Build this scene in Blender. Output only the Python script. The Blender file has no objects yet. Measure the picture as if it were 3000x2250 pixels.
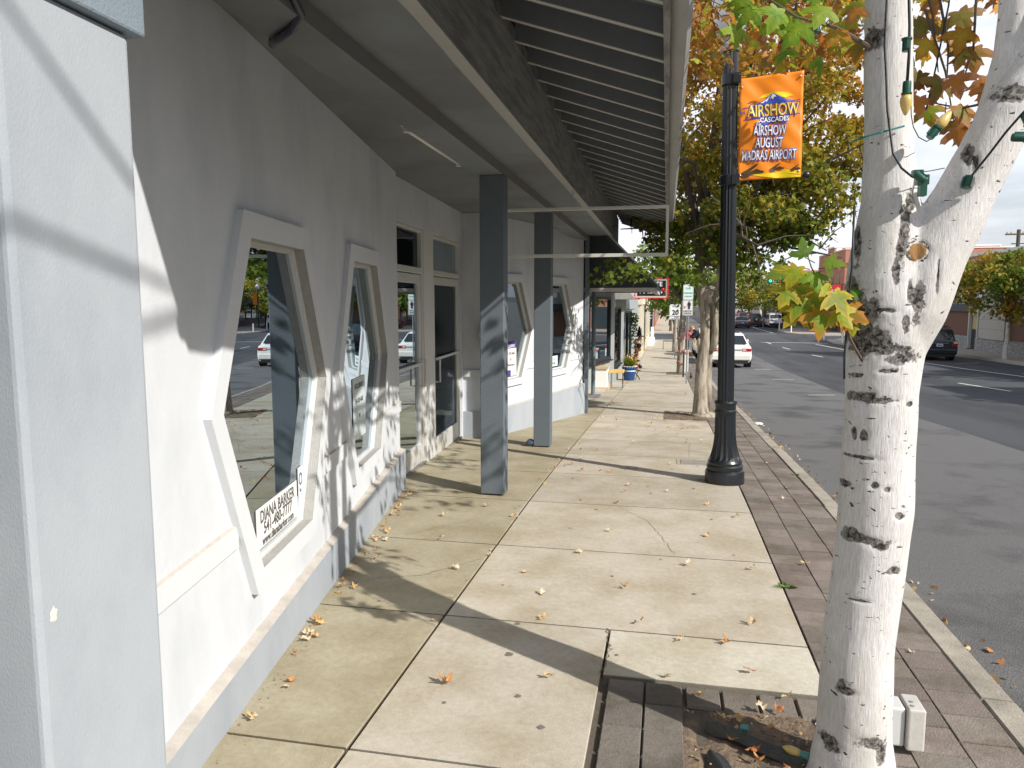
import bpy, bmesh, math, random
import numpy as np
from mathutils import Vector, Matrix, noise, geometry
R=math.radians; rnd=random.Random(7)
S=bpy.context.scene; C=S.collection
# ------------------------------------------------------------------ camera
cam=bpy.data.objects.new('camera',bpy.data.cameras.new('camera')); C.objects.link(cam)
cam.location=(0,0,1.69); cam.rotation_euler=(R(90-6.40),0,R(11.72))
cam.data.sensor_width=36; cam.data.lens=26.04; cam.data.clip_end=6000; cam.data.clip_start=.05
S.camera=cam
# ------------------------------------------------------------------ light
SUN_EL=R(36.5); SUN_DIR=Vector((.869*math.cos(SUN_EL),-.495*math.cos(SUN_EL),math.sin(SUN_EL)))
sl=bpy.data.lights.new('sun','SUN'); sl.energy=5.0; sl.angle=R(.55); sl.color=(1,.945,.865)
so=bpy.data.objects.new('sun',sl); C.objects.link(so); so.rotation_euler=SUN_DIR.to_track_quat('Z','Y').to_euler(); so.location=(5,-5,20)
W=bpy.data.worlds.new('World'); S.world=W; W.use_nodes=True
nt=W.node_tree; N=nt.nodes; K=nt.links; bg=N['Background']
sky=N.new('ShaderNodeTexSky'); sky.sky_type='NISHITA'; sky.sun_disc=False; sky.sun_elevation=SUN_EL
sky.sun_rotation=math.atan2(SUN_DIR.x,SUN_DIR.y); sky.air_density=1.0; sky.dust_density=2.5; sky.ozone_density=1.2
tc=N.new('ShaderNodeTexCoord'); mp=N.new('ShaderNodeMapping'); mp.inputs['Scale'].default_value=(1.2,1.2,3.4); mp.inputs['Rotation'].default_value=(.2,.35,.5)
nz=N.new('ShaderNodeTexNoise'); nz.inputs['Scale'].default_value=2.1; nz.inputs['Detail'].default_value=7; nz.inputs['Roughness'].default_value=.55; nz.inputs['Distortion'].default_value=.5
cr=N.new('ShaderNodeValToRGB'); cr.color_ramp.elements[0].position=.33; cr.color_ramp.elements[0].color=(.35,.35,.35,1); cr.color_ramp.elements[1].position=.56; cr.color_ramp.elements[1].color=(1,1,1,1)
mx=N.new('ShaderNodeMix'); mx.data_type='RGBA'
K.new(tc.outputs['Generated'],mp.inputs['Vector']); K.new(mp.outputs['Vector'],nz.inputs['Vector']); K.new(nz.outputs['Fac'],cr.inputs['Fac'])
sx_=N.new('ShaderNodeSeparateXYZ'); K.new(tc.outputs['Generated'],sx_.inputs[0]); el=N.new('ShaderNodeMapRange'); el.inputs['From Min'].default_value=.42; el.inputs['From Max'].default_value=.72; el.inputs['To Min'].default_value=1; el.inputs['To Max'].default_value=.25; K.new(sx_.outputs['Z'],el.inputs['Value'])
ml=N.new('ShaderNodeMath'); ml.operation='MULTIPLY'; K.new(cr.outputs['Color'],ml.inputs[0]); K.new(el.outputs['Result'],ml.inputs[1]); K.new(ml.outputs[0],mx.inputs['Factor']); K.new(sky.outputs['Color'],mx.inputs['A']); mx.inputs['B'].default_value=(9.3,9.7,10.4,1)
K.new(mx.outputs['Result'],bg.inputs['Color']); bg.inputs['Strength'].default_value=.10
S.view_settings.view_transform='Standard'; S.view_settings.look='None'; S.view_settings.exposure=.2; S.view_settings.gamma=1
S.render.engine='CYCLES'
# ------------------------------------------------------------------ ground profile (the street dips away from the camera)
GK=[(-60,.2),(0,0),(3.5,-.04),(7,-.10),(10,-.225),(14,-.41),(18,-.61),(22,-.80),(28,-.985),(35,-1.16),(47,-1.34),(60,-1.5),(78,-1.585),(95,-1.65),(160,-1.6),(400,-1.2),(3000,-1.2)]
def zg(y):
    for (a,b),(c,d) in zip(GK,GK[1:]):
        if y<=c: return b+(d-b)*(y-a)/(c-a)
    return GK[-1][1]
# ------------------------------------------------------------------ materials
MATS={}
def mat(name,col,rough=.7,var=.08,vs=6,bump=0,bs=80,metal=0,spec=.5,col2=None,c2s=1.5,c2lo=.45,c2hi=.62,attr=False,emit=None,estr=1,coat=0,stretch=None,trans=0,detail=5):
    if name in MATS: return MATS[name]
    m=bpy.data.materials.new(name); m.use_nodes=True; t=m.node_tree; n=t.nodes; k=t.links; b=n['Principled BSDF']
    b.inputs['Roughness'].default_value=rough; b.inputs['Metallic'].default_value=metal; b.inputs['Specular IOR Level'].default_value=spec
    if coat: b.inputs['Coat Weight'].default_value=coat; b.inputs['Coat Roughness'].default_value=.06
    tc=n.new('ShaderNodeTexCoord'); src=tc.outputs['Object']
    if stretch:
        mp=n.new('ShaderNodeMapping'); mp.inputs['Scale'].default_value=stretch; k.new(src,mp.inputs['Vector']); src=mp.outputs['Vector']
    cc=None
    if attr:
        a=n.new('ShaderNodeAttribute'); a.attribute_name='Col'; cc=a.outputs['Color']
    else:
        rg=n.new('ShaderNodeRGB'); rg.outputs[0].default_value=(*col,1); cc=rg.outputs[0]
    if col2:
        q=n.new('ShaderNodeTexNoise'); q.inputs['Scale'].default_value=c2s; q.inputs['Detail'].default_value=detail; q.inputs['Roughness'].default_value=.6; k.new(src,q.inputs['Vector'])
        r=n.new('ShaderNodeMapRange'); r.inputs['From Min'].default_value=c2lo; r.inputs['From Max'].default_value=c2hi; k.new(q.outputs['Fac'],r.inputs['Value'])
        x=n.new('ShaderNodeMix'); x.data_type='RGBA'; k.new(r.outputs['Result'],x.inputs['Factor']); k.new(cc,x.inputs['A'])
        if attr:
            x2=n.new('ShaderNodeMix'); x2.data_type='RGBA'; x2.blend_type='MULTIPLY'; x2.inputs['Factor'].default_value=1; k.new(cc,x2.inputs['A']); x2.inputs['B'].default_value=(*col2,1); k.new(x2.outputs['Result'],x.inputs['B'])
        else: x.inputs['B'].default_value=(*col2,1)
        cc=x.outputs['Result']
    if var:
        q=n.new('ShaderNodeTexNoise'); q.inputs['Scale'].default_value=vs; q.inputs['Detail'].default_value=6; q.inputs['Roughness'].default_value=.7; k.new(src,q.inputs['Vector'])
        r=n.new('ShaderNodeMapRange'); r.inputs['From Min'].default_value=.25; r.inputs['From Max'].default_value=.75; r.inputs['To Min'].default_value=1-var; r.inputs['To Max'].default_value=1+var; k.new(q.outputs['Fac'],r.inputs['Value'])
        h=n.new('ShaderNodeHueSaturation'); k.new(cc,h.inputs['Color']); k.new(r.outputs['Result'],h.inputs['Value']); cc=h.outputs['Color']
    k.new(cc,b.inputs['Base Color'])
    if bump:
        q=n.new('ShaderNodeTexNoise'); q.inputs['Scale'].default_value=bs; q.inputs['Detail'].default_value=4; k.new(src,q.inputs['Vector'])
        u=n.new('ShaderNodeBump'); u.inputs['Strength'].default_value=bump; u.inputs['Distance'].default_value=.01; k.new(q.outputs['Fac'],u.inputs['Height']); k.new(u.outputs['Normal'],b.inputs['Normal'])
    if emit: b.inputs['Emission Color'].default_value=(*emit,1); b.inputs['Emission Strength'].default_value=estr
    if trans:
        tr=n.new('ShaderNodeBsdfTranslucent'); k.new(cc,tr.inputs['Color']); ms=n.new('ShaderNodeMixShader'); ms.inputs['Fac'].default_value=trans
        k.new(b.outputs[0],ms.inputs[1]); k.new(tr.outputs[0],ms.inputs[2]); k.new(ms.outputs[0],n['Material Output'].inputs['Surface'])
    MATS[name]=m; return m
def glassmat(name,tint,fac_add=.0,rough=.0,clear=.7):
    m=bpy.data.materials.new(name); m.use_nodes=True; t=m.node_tree; n=t.nodes; k=t.links; n.remove(n['Principled BSDF'])
    fr=n.new('ShaderNodeFresnel'); fr.inputs['IOR'].default_value=1.52; gl=n.new('ShaderNodeBsdfGlossy'); gl.inputs['Roughness'].default_value=rough; gl.inputs['Color'].default_value=(.52,.60,.66,1)
    tp=n.new('ShaderNodeBsdfTransparent'); tp.inputs['Color'].default_value=(*tint,1)
    ms=n.new('ShaderNodeMixShader'); k.new(fr.outputs[0],ms.inputs[0]); k.new(tp.outputs[0],ms.inputs[1]); k.new(gl.outputs[0],ms.inputs[2]); k.new(ms.outputs[0],n['Material Output'].inputs['Surface'])
    MATS[name]=m; return m
# ------------------------------------------------------------------ mesh helpers
class MB:
    def __init__(s): s.v=[]; s.f=[]; s.m=[]; s.c=[]; s.mi=0; s.col=(1,1,1); s.T=None
    def av(s,p):
        p=Vector(p)
        if s.T is not None: p=s.T@p
        s.v.append(p[:]); return len(s.v)-1
    def face(s,idx,col=None): s.f.append(tuple(idx)); s.m.append(s.mi); s.c.append(col or s.col)
    def poly(s,pts,col=None): s.face([s.av(p) for p in pts],col)
    def box(s,x0,x1,y0,y1,z0,z1,col=None):
        i=[s.av((x,y,z)) for z in (z0,z1) for x,y in ((x0,y0),(x1,y0),(x1,y1),(x0,y1))]
        for a in ((3,2,1,0),(4,5,6,7),(0,1,5,4),(1,2,6,5),(2,3,7,6),(3,0,4,7)): s.face([i[j] for j in a],col)
    def bar(s,a,b,w,h,up=(0,0,1),col=None):
        a=Vector(a);b=Vector(b);d=(b-a).normalized();u=Vector(up);r=d.cross(u).normalized();u=r.cross(d).normalized()
        i=[s.av(p+r*sx*w/2+u*sz*h/2) for p in (a,b) for sx,sz in ((-1,-1),(1,-1),(1,1),(-1,1))]
        for q in ((3,2,1,0),(4,5,6,7),(0,1,5,4),(1,2,6,5),(2,3,7,6),(3,0,4,7)): s.face([i[j] for j in q],col)
    def tube(s,pts,rad,n=8,cap=True,col=None):
        pts=[Vector(p) for p in pts]; m=len(pts)
        if not isinstance(rad,(list,tuple)): rad=[rad]*m
        rings=[]; pr=None
        for k,p in enumerate(pts):
            d=(pts[min(k+1,m-1)]-pts[max(k-1,0)]); d=d.normalized() if d.length>1e-9 else Vector((0,0,1))
            if pr is None:
                pr=Vector((1,0,0)) if abs(d.x)<.9 else Vector((0,1,0))
            r=(pr-d*pr.dot(d)).normalized(); pr=r; u=d.cross(r)
            rings.append([s.av(p+(r*math.cos(2*math.pi*j/n)+u*math.sin(2*math.pi*j/n))*rad[k]) for j in range(n)])
        for a,b in zip(rings,rings[1:]):
            for j in range(n): s.face((a[j],a[(j+1)%n],b[(j+1)%n],b[j]),col)
        if cap: s.face(rings[0][::-1],col); s.face(rings[-1],col)
    def lathe(s,prof,x,y,n=24,flute=None,col=None):
        rings=[]
        for (r,z) in prof:
            rr=[]
            for j in range(n):
                q=r
                if flute and flute[0]<z<flute[1] and j%2: q=r*flute[2]
                rr.append(s.av((x+q*math.cos(2*math.pi*j/n),y+q*math.sin(2*math.pi*j/n),z)))
            rings.append(rr)
        for a,b in zip(rings,rings[1:]):
            for j in range(n): s.face((a[j],a[(j+1)%n],b[(j+1)%n],b[j]),col)
        s.face(rings[0][::-1],col); s.face(rings[-1],col)
    def ball(s,c,r,n=10,sz=1,col=None):
        c=Vector(c); pr=[(max(.0008,r*math.sin(math.pi*k/n)),c.z-r*sz*math.cos(math.pi*k/n)) for k in range(n+1)]
        s.lathe(pr,c.x,c.y,n*2,col=col)
    def prism(s,pts,ax,a,b,col=None):
        def P(p,t): return {'x':(t,p[0],p[1]),'y':(p[0],t,p[1]),'z':(p[0],p[1],t)}[ax]
        i=[s.av(P(p,a)) for p in pts]; j=[s.av(P(p,b)) for p in pts]; n=len(pts)
        s.face(i[::-1],col); s.face(j,col)
        for k in range(n): s.face((i[k],i[(k+1)%n],j[(k+1)%n],j[k]),col)
    def build(s,name,mats,parent=None,smooth=False,world=True,autosm=None):
        me=bpy.data.meshes.new(name); me.from_pydata(s.v,[],s.f)
        if not isinstance(mats,(list,tuple)): mats=[mats]
        for q in mats: me.materials.append(q)
        me.polygons.foreach_set('material_index',s.m)
        if any(c!=(1,1,1) for c in s.c):
            at=me.color_attributes.new('Col','FLOAT_COLOR','CORNER'); L=[]
            for f,c in zip(s.f,s.c):
                for vi in range(len(f)):
                    cc=c[vi] if isinstance(c[0],(tuple,list)) else c
                    L+= [cc[0],cc[1],cc[2],1]
            at.data.foreach_set('color',L)
        me.update()
        if True:
            bm=bmesh.new(); bm.from_mesh(me)
            if len(s.f)<60000 and not getattr(s,'leafy',False): bmesh.ops.recalc_face_normals(bm,faces=bm.faces)
            bm.to_mesh(me); bm.free()
        if smooth:
            for p in me.polygons: p.use_smooth=True
            if autosm:
                try: me.set_sharp_from_angle(angle=R(autosm))
                except Exception: pass
        o=bpy.data.objects.new(name,me); C.objects.link(o)
        if parent is not None:
            o.parent=parent
            if world:
                M=Matrix.Identity(4); q=parent
                M=wm(parent); o.matrix_parent_inverse=M.inverted()
        return o
def wm(o):
    M=Matrix.LocRotScale(o.location,o.rotation_euler.to_quaternion(),o.scale)
    if o.parent: M=wm(o.parent)@o.matrix_parent_inverse@M
    return M
def tag(o,label,cat,group=None,kind=None):
    if label: o['label']=label
    if cat: o['category']=cat
    if group: o['group']=group
    if kind: o['kind']=kind
    return o
def thing(name,label,cat,loc=(0,0,0),rz=0,group=None):
    o=bpy.data.objects.new(name,None); C.objects.link(o); o.location=loc; o.rotation_euler=(0,0,rz); o.empty_display_size=.2
    return tag(o,label,cat,group)
def struct(o): o['kind']='structure'; return o
def bevel(o,w=.01,seg=2):
    m=o.modifiers.new('bevel','BEVEL'); m.width=w; m.segments=seg; m.limit_method='ANGLE'; m.angle_limit=R(35); return o
def text(name,s,size,m,loc,rot,parent,sx=1,ext=.002,align='CENTER',world=True,bold=0,shear=0):
    cu=bpy.data.curves.new(name,'FONT'); cu.body=s; cu.size=size; cu.extrude=ext; cu.align_x=align; cu.align_y='CENTER'; cu.offset=bold; cu.shear=shear; cu.resolution_u=3
    t=bpy.data.objects.new('tmp',cu); C.objects.link(t); dg=bpy.context.evaluated_depsgraph_get(); me=bpy.data.meshes.new_from_object(t.evaluated_get(dg))
    bpy.data.objects.remove(t); me.materials.clear(); me.materials.append(m); me.name=name
    M=Matrix.LocRotScale(Vector(loc),rot if not isinstance(rot,tuple) else __import__('mathutils').Euler(rot).to_quaternion(),Vector((sx,1,1)))
    me.transform(M); o=bpy.data.objects.new(name,me); C.objects.link(o)
    if parent is not None:
        o.parent=parent
        if world: o.matrix_parent_inverse=wm(parent).inverted()
    return o
def copy_thing(o,loc,rz,label):
    c=o.copy(); C.objects.link(c); c.location=loc; c.rotation_euler=(0,0,rz); c['label']=label
    def rec(a,b):
        for ch in [q for q in bpy.data.objects if q.parent==a]:
            d=ch.copy(); C.objects.link(d); d.parent=b; rec(ch,d)
    rec(o,c); return c
# ------------------------------------------------------------------ material library
white_st=mat('white_stucco',(.62,.65,.69),.9,.04,2.5,.15,170,spec=.2,col2=(.51,.545,.59),c2s=2.2,c2lo=.46,c2hi=.72,stretch=(1,1,.45),detail=8)
blue_st=mat('bluegrey_stucco',(.37,.405,.445),.85,.05,3,.14,190,spec=.25,col2=(.31,.345,.39),c2s=2.6,c2lo=.44,c2hi=.70,stretch=(1,1,.5),detail=8)
col_st=mat('slate_stucco',(.125,.15,.175),.8,.06,4,.3,120,spec=.3)
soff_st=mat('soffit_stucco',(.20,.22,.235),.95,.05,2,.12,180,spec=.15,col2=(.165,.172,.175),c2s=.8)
trim_st=mat('trim_stucco',(.64,.665,.695),.9,.04,3,.15,170,spec=.2)
rev_st=mat('raw_reveal',(.36,.355,.34),.95,.12,30,.6,120,spec=.1)
dirt_m=mat('ledge_dirt',(.46,.43,.39),.95,.2,9,.3,90,spec=.1)
wood_beam=mat('painted_beam',(.30,.30,.285),.8,.25,5,.6,26,spec=.3,stretch=(6,.7,6),col2=(.20,.20,.19),c2s=3)
wood_raft=mat('painted_rafter',(.17,.185,.20),.75,.1,5,.1,60,spec=.3)
raft_edge=mat('rafter_edge',(.45,.44,.41),.8,.1,8,.1,60)
roof_m=mat('roof_deck',(.10,.12,.14),.85,.08,5)
shingle=mat('shingles',(.09,.09,.095),.9,.3,14,.5,40)
frame_w=mat('white_frame',(.60,.61,.61),.4,.03,5)
frame_al=mat('door_aluminium',(.66,.66,.64),.38,.05,6,metal=.25)
gutter_m=mat('gutter_metal',(.30,.31,.31),.5,.15,4,metal=.3,stretch=(5,.6,5))
pipe_m=mat('dark_conduit',(.03,.03,.05),.25)
glass=glassmat('window_glass',(.62,.72,.78))
glass_d=glassmat('door_glass',(.6,.66,.68))
dark_in=mat('dark_interior',(.10,.115,.13),.9,.1,3)
floor_in=mat('interior_floor',(.18,.15,.12),.7,.2,3)
wood_y=mat('yellow_pine',(.62,.42,.16),.5,.18,5,stretch=(3,3,.6))
conc=mat('sidewalk_concrete',(.5,.46,.38),.92,.15,30,.30,160,attr=True,col2=(.80,.765,.69),c2s=2.1,c2lo=.40,c2hi=.64,spec=.2,detail=9)
conc_k=mat('kerb_concrete',(.36,.33,.28),.93,.22,9,.4,90,spec=.2,col2=(.27,.25,.21),c2s=2)
paver=mat('brick_paver',(.2,.15,.13),.92,.16,25,.5,110,attr=True,spec=.2,col2=(.72,.7,.66),c2s=3)
asph=mat('old_asphalt',(.150,.150,.152),.9,.5,110,.8,140,spec=.25,col2=(.085,.085,.088),c2s=.9,c2lo=.50,c2hi=.66,detail=8)
asph2=mat('new_asphalt',(.072,.076,.084),.85,.3,60,.3,160,spec=.3,col2=(.045,.047,.053),c2s=.35,stretch=(1.5,.25,1))
joint_m=mat('joint_dirt',(.10,.085,.065),.95,.3,30,.3,80)
soil=mat('pit_soil',(.15,.11,.08),.95,.45,28,1,50,col2=(.19,.14,.09),c2s=16)
paint=mat('road_paint',(.70,.70,.66),.7,.15,14,col2=(.45,.45,.42),c2s=9,c2lo=.52,c2hi=.75)
farconc=mat('far_pavement',(.36,.31,.26),.9,.1,4,.2,60)
earth=mat('dry_ground',(.26,.22,.15),.95,.2,.05)
blackm=mat('black_iron',(.012,.016,.02),.32,.1,4,spec=.6)
chrome=mat('galvanised',(.42,.45,.46),.42,.1,9,metal=.7)
whitep=mat('white_paint',(.8,.8,.78),.45,.03,4)
greenl=mat('green_plastic',(.01,.075,.05),.35)
cordm=mat('dark_cord',(.012,.018,.022),.5)
redp=mat('red_paint',(.55,.02,.025),.4,.05,5)
signw=mat('sign_white',(.80,.82,.82),.35,.02,4)
inkd=mat('dark_ink',(.02,.02,.025),.5,0)
inkg=mat('green_ink',(.18,.62,.5),.5,0)
inkr=mat('pink_ink',(.8,.35,.35),.5,0)
tyre=mat('tyre_rubber',(.02,.02,.02),.8)
carglass=mat('car_glass',(.015,.022,.028),.06,.0,spec=.9)
# ------------------------------------------------------------------ SETTING
def ysamples(a,b,step=4):
    ys=[a]+[k for k,_ in GK if a<k<b]+[b]; out=[]
    for p,q in zip(ys,ys[1:]):
        n=max(1,int((q-p)/step)); out+=[p+(q-p)*i/n for i in range(n)]
    return out+[b]
def sheet(name,x0,x1,y0,y1,off,m,skirt=0):
    b=MB(); ys=ysamples(y0,y1,3 if y1<300 else 60)
    for p,q in zip(ys,ys[1:]):
        b.poly([(x0,p,zg(p)+off),(x1,p,zg(p)+off),(x1,q,zg(q)+off),(x0,q,zg(q)+off)])
        if skirt: 
            b.poly([(x0,p,zg(p)+off),(x0,p,zg(p)+off-skirt),(x0,q,zg(q)+off-skirt),(x0,q,zg(q)+off)]); b.poly([(x1,p,zg(p)+off),(x1,p,zg(p)+off-skirt),(x1,q,zg(q)+off-skirt),(x1,q,zg(q)+off)])
    if skirt:
        for p in (y0,y1): b.poly([(x0,p,zg(p)+off),(x1,p,zg(p)+off),(x1,p,zg(p)+off-skirt),(x0,p,zg(p)+off-skirt)])
    return b.build(name,m)
struct(sheet('ground',-2500,2500,-60,3000,-.42,earth))
struct(sheet('road',4.9,17,-50,400,-.132,asph2))
struct(sheet('parking_lane',1.38,4.98,-50,400,-.127,asph))
def flat(name,x0,x1,y0,y1,off,m):
    return struct(sheet(name,x0,x1,y0,y1,off,m))
flat('side_street',17,120,61,80,-.134,asph2); flat('side_street',-60,1.38,64.5,79.5,-.134,asph2)
# far pavement with bulb-outs
def slabpoly(name,pts,off,m,sk=.2):
    b=MB(); n=len(pts)
    tri=geometry.tessellate_polygon([[Vector((p[0],p[1],0)) for p in pts]])
    # densify by cutting along y
    bm=bmesh.new(); vs=[bm.verts.new((p[0],p[1],0)) for p in pts]; bm.faces.new(vs)
    for k,_ in GK:
        g=bm.verts[:]+bm.edges[:]+bm.faces[:]; bmesh.ops.bisect_plane(bm,geom=g,plane_co=(0,k,0),plane_no=(0,1,0))
    bmesh.ops.triangulate(bm,faces=bm.faces)
    r=bmesh.ops.extrude_face_region(bm,geom=bm.faces[:]); 
    for v in [e for e in r['geom'] if isinstance(e,bmesh.types.BMVert)]: v.co.z-=sk
    for v in bm.verts: v.co.z+=zg(v.co.y)+off
    bmesh.ops.recalc_face_normals(bm,faces=bm.faces)
    me=bpy.data.meshes.new(name); bm.to_mesh(me); bm.free(); me.materials.append(m); o=bpy.data.objects.new(name,me); C.objects.link(o); return struct(o)
near_far=[(16.6,-50),(16.6,46),(16.2,50),(13.6,57),(13.0,62),(13.3,66),(14.5,67.5),(40,68),(40,-50)]
slabpoly('far_pavement',near_far,0,farconc)
far_far=[(12.5,82),(13.2,79),(15,78),(60,77),(60,300),(16.6,300),(16.6,100),(12.7,90)]
slabpoly('far_pavement',far_far,0,farconc)
def kerbline(pts,w=.16):
    b=MB()
    for a,c in zip(pts,pts[1:]):
        A=Vector((a[0],a[1],zg(a[1])+.004-.1)); B=Vector((c[0],c[1],zg(c[1])+.004-.1)); b.bar(A,B,w,.21)
    struct(b.build('far_kerb',mat('pale_kerb',(.45,.43,.38),.9,.12,4)))
kerbline([(16.6,-10),(16.6,10),(16.6,28),(16.6,46),(16.2,50),(13.6,57),(13.0,62),(13.3,66),(14.5,67.5),(40,68)])
kerbline([(60,77),(15,78),(13.2,79),(12.5,82),(12.7,90),(16.6,100),(16.6,160)])
# road markings
def mark(pts,w,off=-.126):
    b=MB()
    for (x0,y0),(x1,y1) in zip(pts,pts[1:]):
        d=Vector((x1-x0,y1-y0,0)).normalized(); s_=Vector((d.y,-d.x,0))*w/2; n=max(1,int(abs(y1-y0)/3))
        for i in range(n):
            q=[i/n,(i+1)/n]; P=[Vector((x0+(x1-x0)*t,y0+(y1-y0)*t,0)) for t in q]
            pts4=[P[0]-s_,P[0]+s_,P[1]+s_,P[1]-s_]; b.poly([(p.x,p.y,zg(p.y)+off) for p in pts4])
    return b
def marks(name,segs,w,off=-.126):
    for sg in segs: 
        o=mark(sg,w,off).build(name,paint); struct(o)
marks('road_marking',[[(13.9,20),(13.5,32),(12.5,40.7),(11.7,52),(11.3,60.5)],[(11.2,83),(11.25,87),(11.3,110),(11.2,200)]],.13)
dash=[[(8.0,63.4),(8.03,60.3)],[(8.07,55),(8.15,52.3)],[(8.4,46),(8.6,43.9)],[(9.85,27.8),(10.2,24.7)],[(9.1,37.5),(9.3,34.9)],[(10.7,19),(11.0,16)],[(8.0,83),(8.0,86)],[(8,92),(8,95)],[(8,101),(8,104)]]
marks('road_marking',dash,.12)
marks('road_marking',[[(3.75,33.2),(4.45,33.25)],[(3.75,27.7),(4.5,27.7)],[(3.9,21.6),(4.65,21.85)],[(3.8,16.1),(4.5,16.2)],[(14.2,33.5),(14.9,33.8)],[(14,40),(15.2,40.4)]],.10,-.119)
marks('road_marking',[[(7.5,80.6),(11.2,80.8)],[(7.6,62.9),(12.6,62.5)],[(5,62.9),(6.8,62.9)],[(5,80.6),(7,80.6)]],.3)
# sidewalk slabs
def slabs():
    b=MB(); rr=random.Random(3)
    base=(.475,.435,.365)
    js=[3.79+1.29*k for k in range(-8,47)]
    def slab(x0,x1,y0,y1,col,g=.0035):
        q=4; z=zg
        O=[(x0+g,y0+.009),(x1-g,y0+.009),(x1-g,y1-.009),(x0+g,y1-.009)]; e=.0035
        I=[(x0+g+e,y0+g+e),(x1-g-e,y0+g+e),(x1-g-e,y1-g-e),(x0+g+e,y1-g-e)]
        o=[b.av((x,y,z(y)-.006)) for x,y in O]; i=[b.av((x,y,z(y))) for x,y in I]; d=[b.av((x,y,z(y)-.035)) for x,y in O]
        b.face(i,col)
        for k in range(4):
            b.face((o[k],o[(k+1)%4],i[(k+1)%4],i[k]),col); b.face((d[k],d[(k+1)%4],o[(k+1)%4],o[k]),tuple(c*.4 for c in col))
    for a,c in zip(js,js[1:]):
        if a<-7: continue
        def cv(f): 
            t=f*rr.uniform(.93,1.07); return tuple(v*t for v in base)
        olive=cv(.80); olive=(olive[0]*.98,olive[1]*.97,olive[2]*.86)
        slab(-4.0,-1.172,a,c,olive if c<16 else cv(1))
        if c<3.9 and c>3.7:   # pale patched strip next to the tree pit
            slab(-1.165,-.26,a,c,cv(1.05)); slab(-.255,.741,3.29,c,(.55,.52,.44))
        elif c<3.2 and a>1: slab(-1.165,-.245,a,c,cv(1.03))
        elif abs((a+c)/2-13.9)<.7:
            slab(-1.165,.0,a,c,cv(.93)); slab(.0,.735,a,a+.25,cv(.9))
        else:
            m=cv(1); slab(-1.165,.741,a,c,m)
    o=b.build('sidewalk',conc); struct(o)
    bb=sheet('sidewalk_bed',-4.5,1.4,-20,64.4,-.022,joint_m); struct(bb)
    # beyond the crossing
    struct(sheet('sidewalk',-4.5,1.0,79.6,240,0,mat('far_sidewalk',(.46,.42,.34),.9,.12,1.2),.2))
slabs()
def pavers():
    b=MB(); rr=random.Random(5); W_=.205
    def pv(x0,x1,y0,y1,c):
        g=.0012;e=.0025; h=rr.uniform(-.003,.003)
        O=[(x0+g,y0+g+.0015),(x1-g,y0+g+.0015),(x1-g,y1-g-.0015),(x0+g,y1-g-.0015)]; I=[(x0+g+e,y0+g+e),(x1-g-e,y0+g+e),(x1-g-e,y1-g-e),(x0+g+e,y1-g-e)]
        o=[b.av((x,y,zg(y)-.006+h)) for x,y in O]; i=[b.av((x,y,zg(y)+h)) for x,y in I]; d=[b.av((x,y,zg(y)-.03)) for x,y in O]
        b.face(i,c)
        for k in range(4): b.face((o[k],o[(k+1)%4],i[(k+1)%4],i[k]),c); b.face((d[k],d[(k+1)%4],o[(k+1)%4],o[k]),tuple(v*.6 for v in c))
    def cc(): 
        t=rr.uniform(.82,1.14); return (.225*t,.195*t*rr.uniform(.97,1.03),.172*t)
    y=-1.5
    for k in range(3):
        x0=.745+k*.212; y=-1.5+k*.11
        while y<62:
            L=.205
            pv(x0,x0+.2115,y,y+L,cc()); y+=L+.001
    o=b.build('paver_strip',paver); struct(o)
    b=MB()
    for i in range(2):
        y=3.27
        while y>.3:
            t=rr.uniform(.8,1.05); c=(.185*t,.165*t,.145*t)
            x0=-.225+i*.166; g=.003
            O=[(x0+g,y-.19+g),(x0+.168-g,y-.19+g),(x0+.168-g,y-g),(x0+g,y-g)]
            e=.006; I=[(O[0][0]+e,O[0][1]+e),(O[1][0]-e,O[1][1]+e),(O[2][0]-e,O[2][1]-e),(O[3][0]+e,O[3][1]-e)]
            o_=[b.av((x,yy,zg(yy)-.014)) for x,yy in O]; ii=[b.av((x,yy,zg(yy))) for x,yy in I]; dd=[b.av((x,yy,zg(yy)-.05)) for x,yy in O]
            b.face(ii,c)
            for k in range(4): b.face((o_[k],o_[(k+1)%4],ii[(k+1)%4],ii[k]),c); b.face((dd[k],dd[(k+1)%4],o_[(k+1)%4],o_[k]),tuple(v*.5 for v in c))
            y-=.192
    x=.118
    while x<.73:
        t=rr.uniform(.85,1.05); c=(.20*t,.175*t,.15*t); w=min(.155,.735-x)
        O=[(x+.003,3.105),(x+w-.003,3.105),(x+w-.003,3.272),(x+.003,3.272)]; e=.006
        I=[(O[0][0]+e,O[0][1]+e),(O[1][0]-e,O[1][1]+e),(O[2][0]-e,O[2][1]-e),(O[3][0]+e,O[3][1]-e)]
        o_=[b.av((p,yy,zg(yy)-.018)) for p,yy in O]; ii=[b.av((p,yy,zg(yy)-.006)) for p,yy in I]; dd=[b.av((p,yy,zg(yy)-.06)) for p,yy in O]
        b.face(ii,c)
        for k in range(4): b.face((o_[k],o_[(k+1)%4],ii[(k+1)%4],ii[k]),c); b.face((dd[k],dd[(k+1)%4],o_[(k+1)%4],o_[k]),tuple(v*.5 for v in c))
        x+=.157
    struct(b.build('pit_edging',paver))
pavers()
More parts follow.
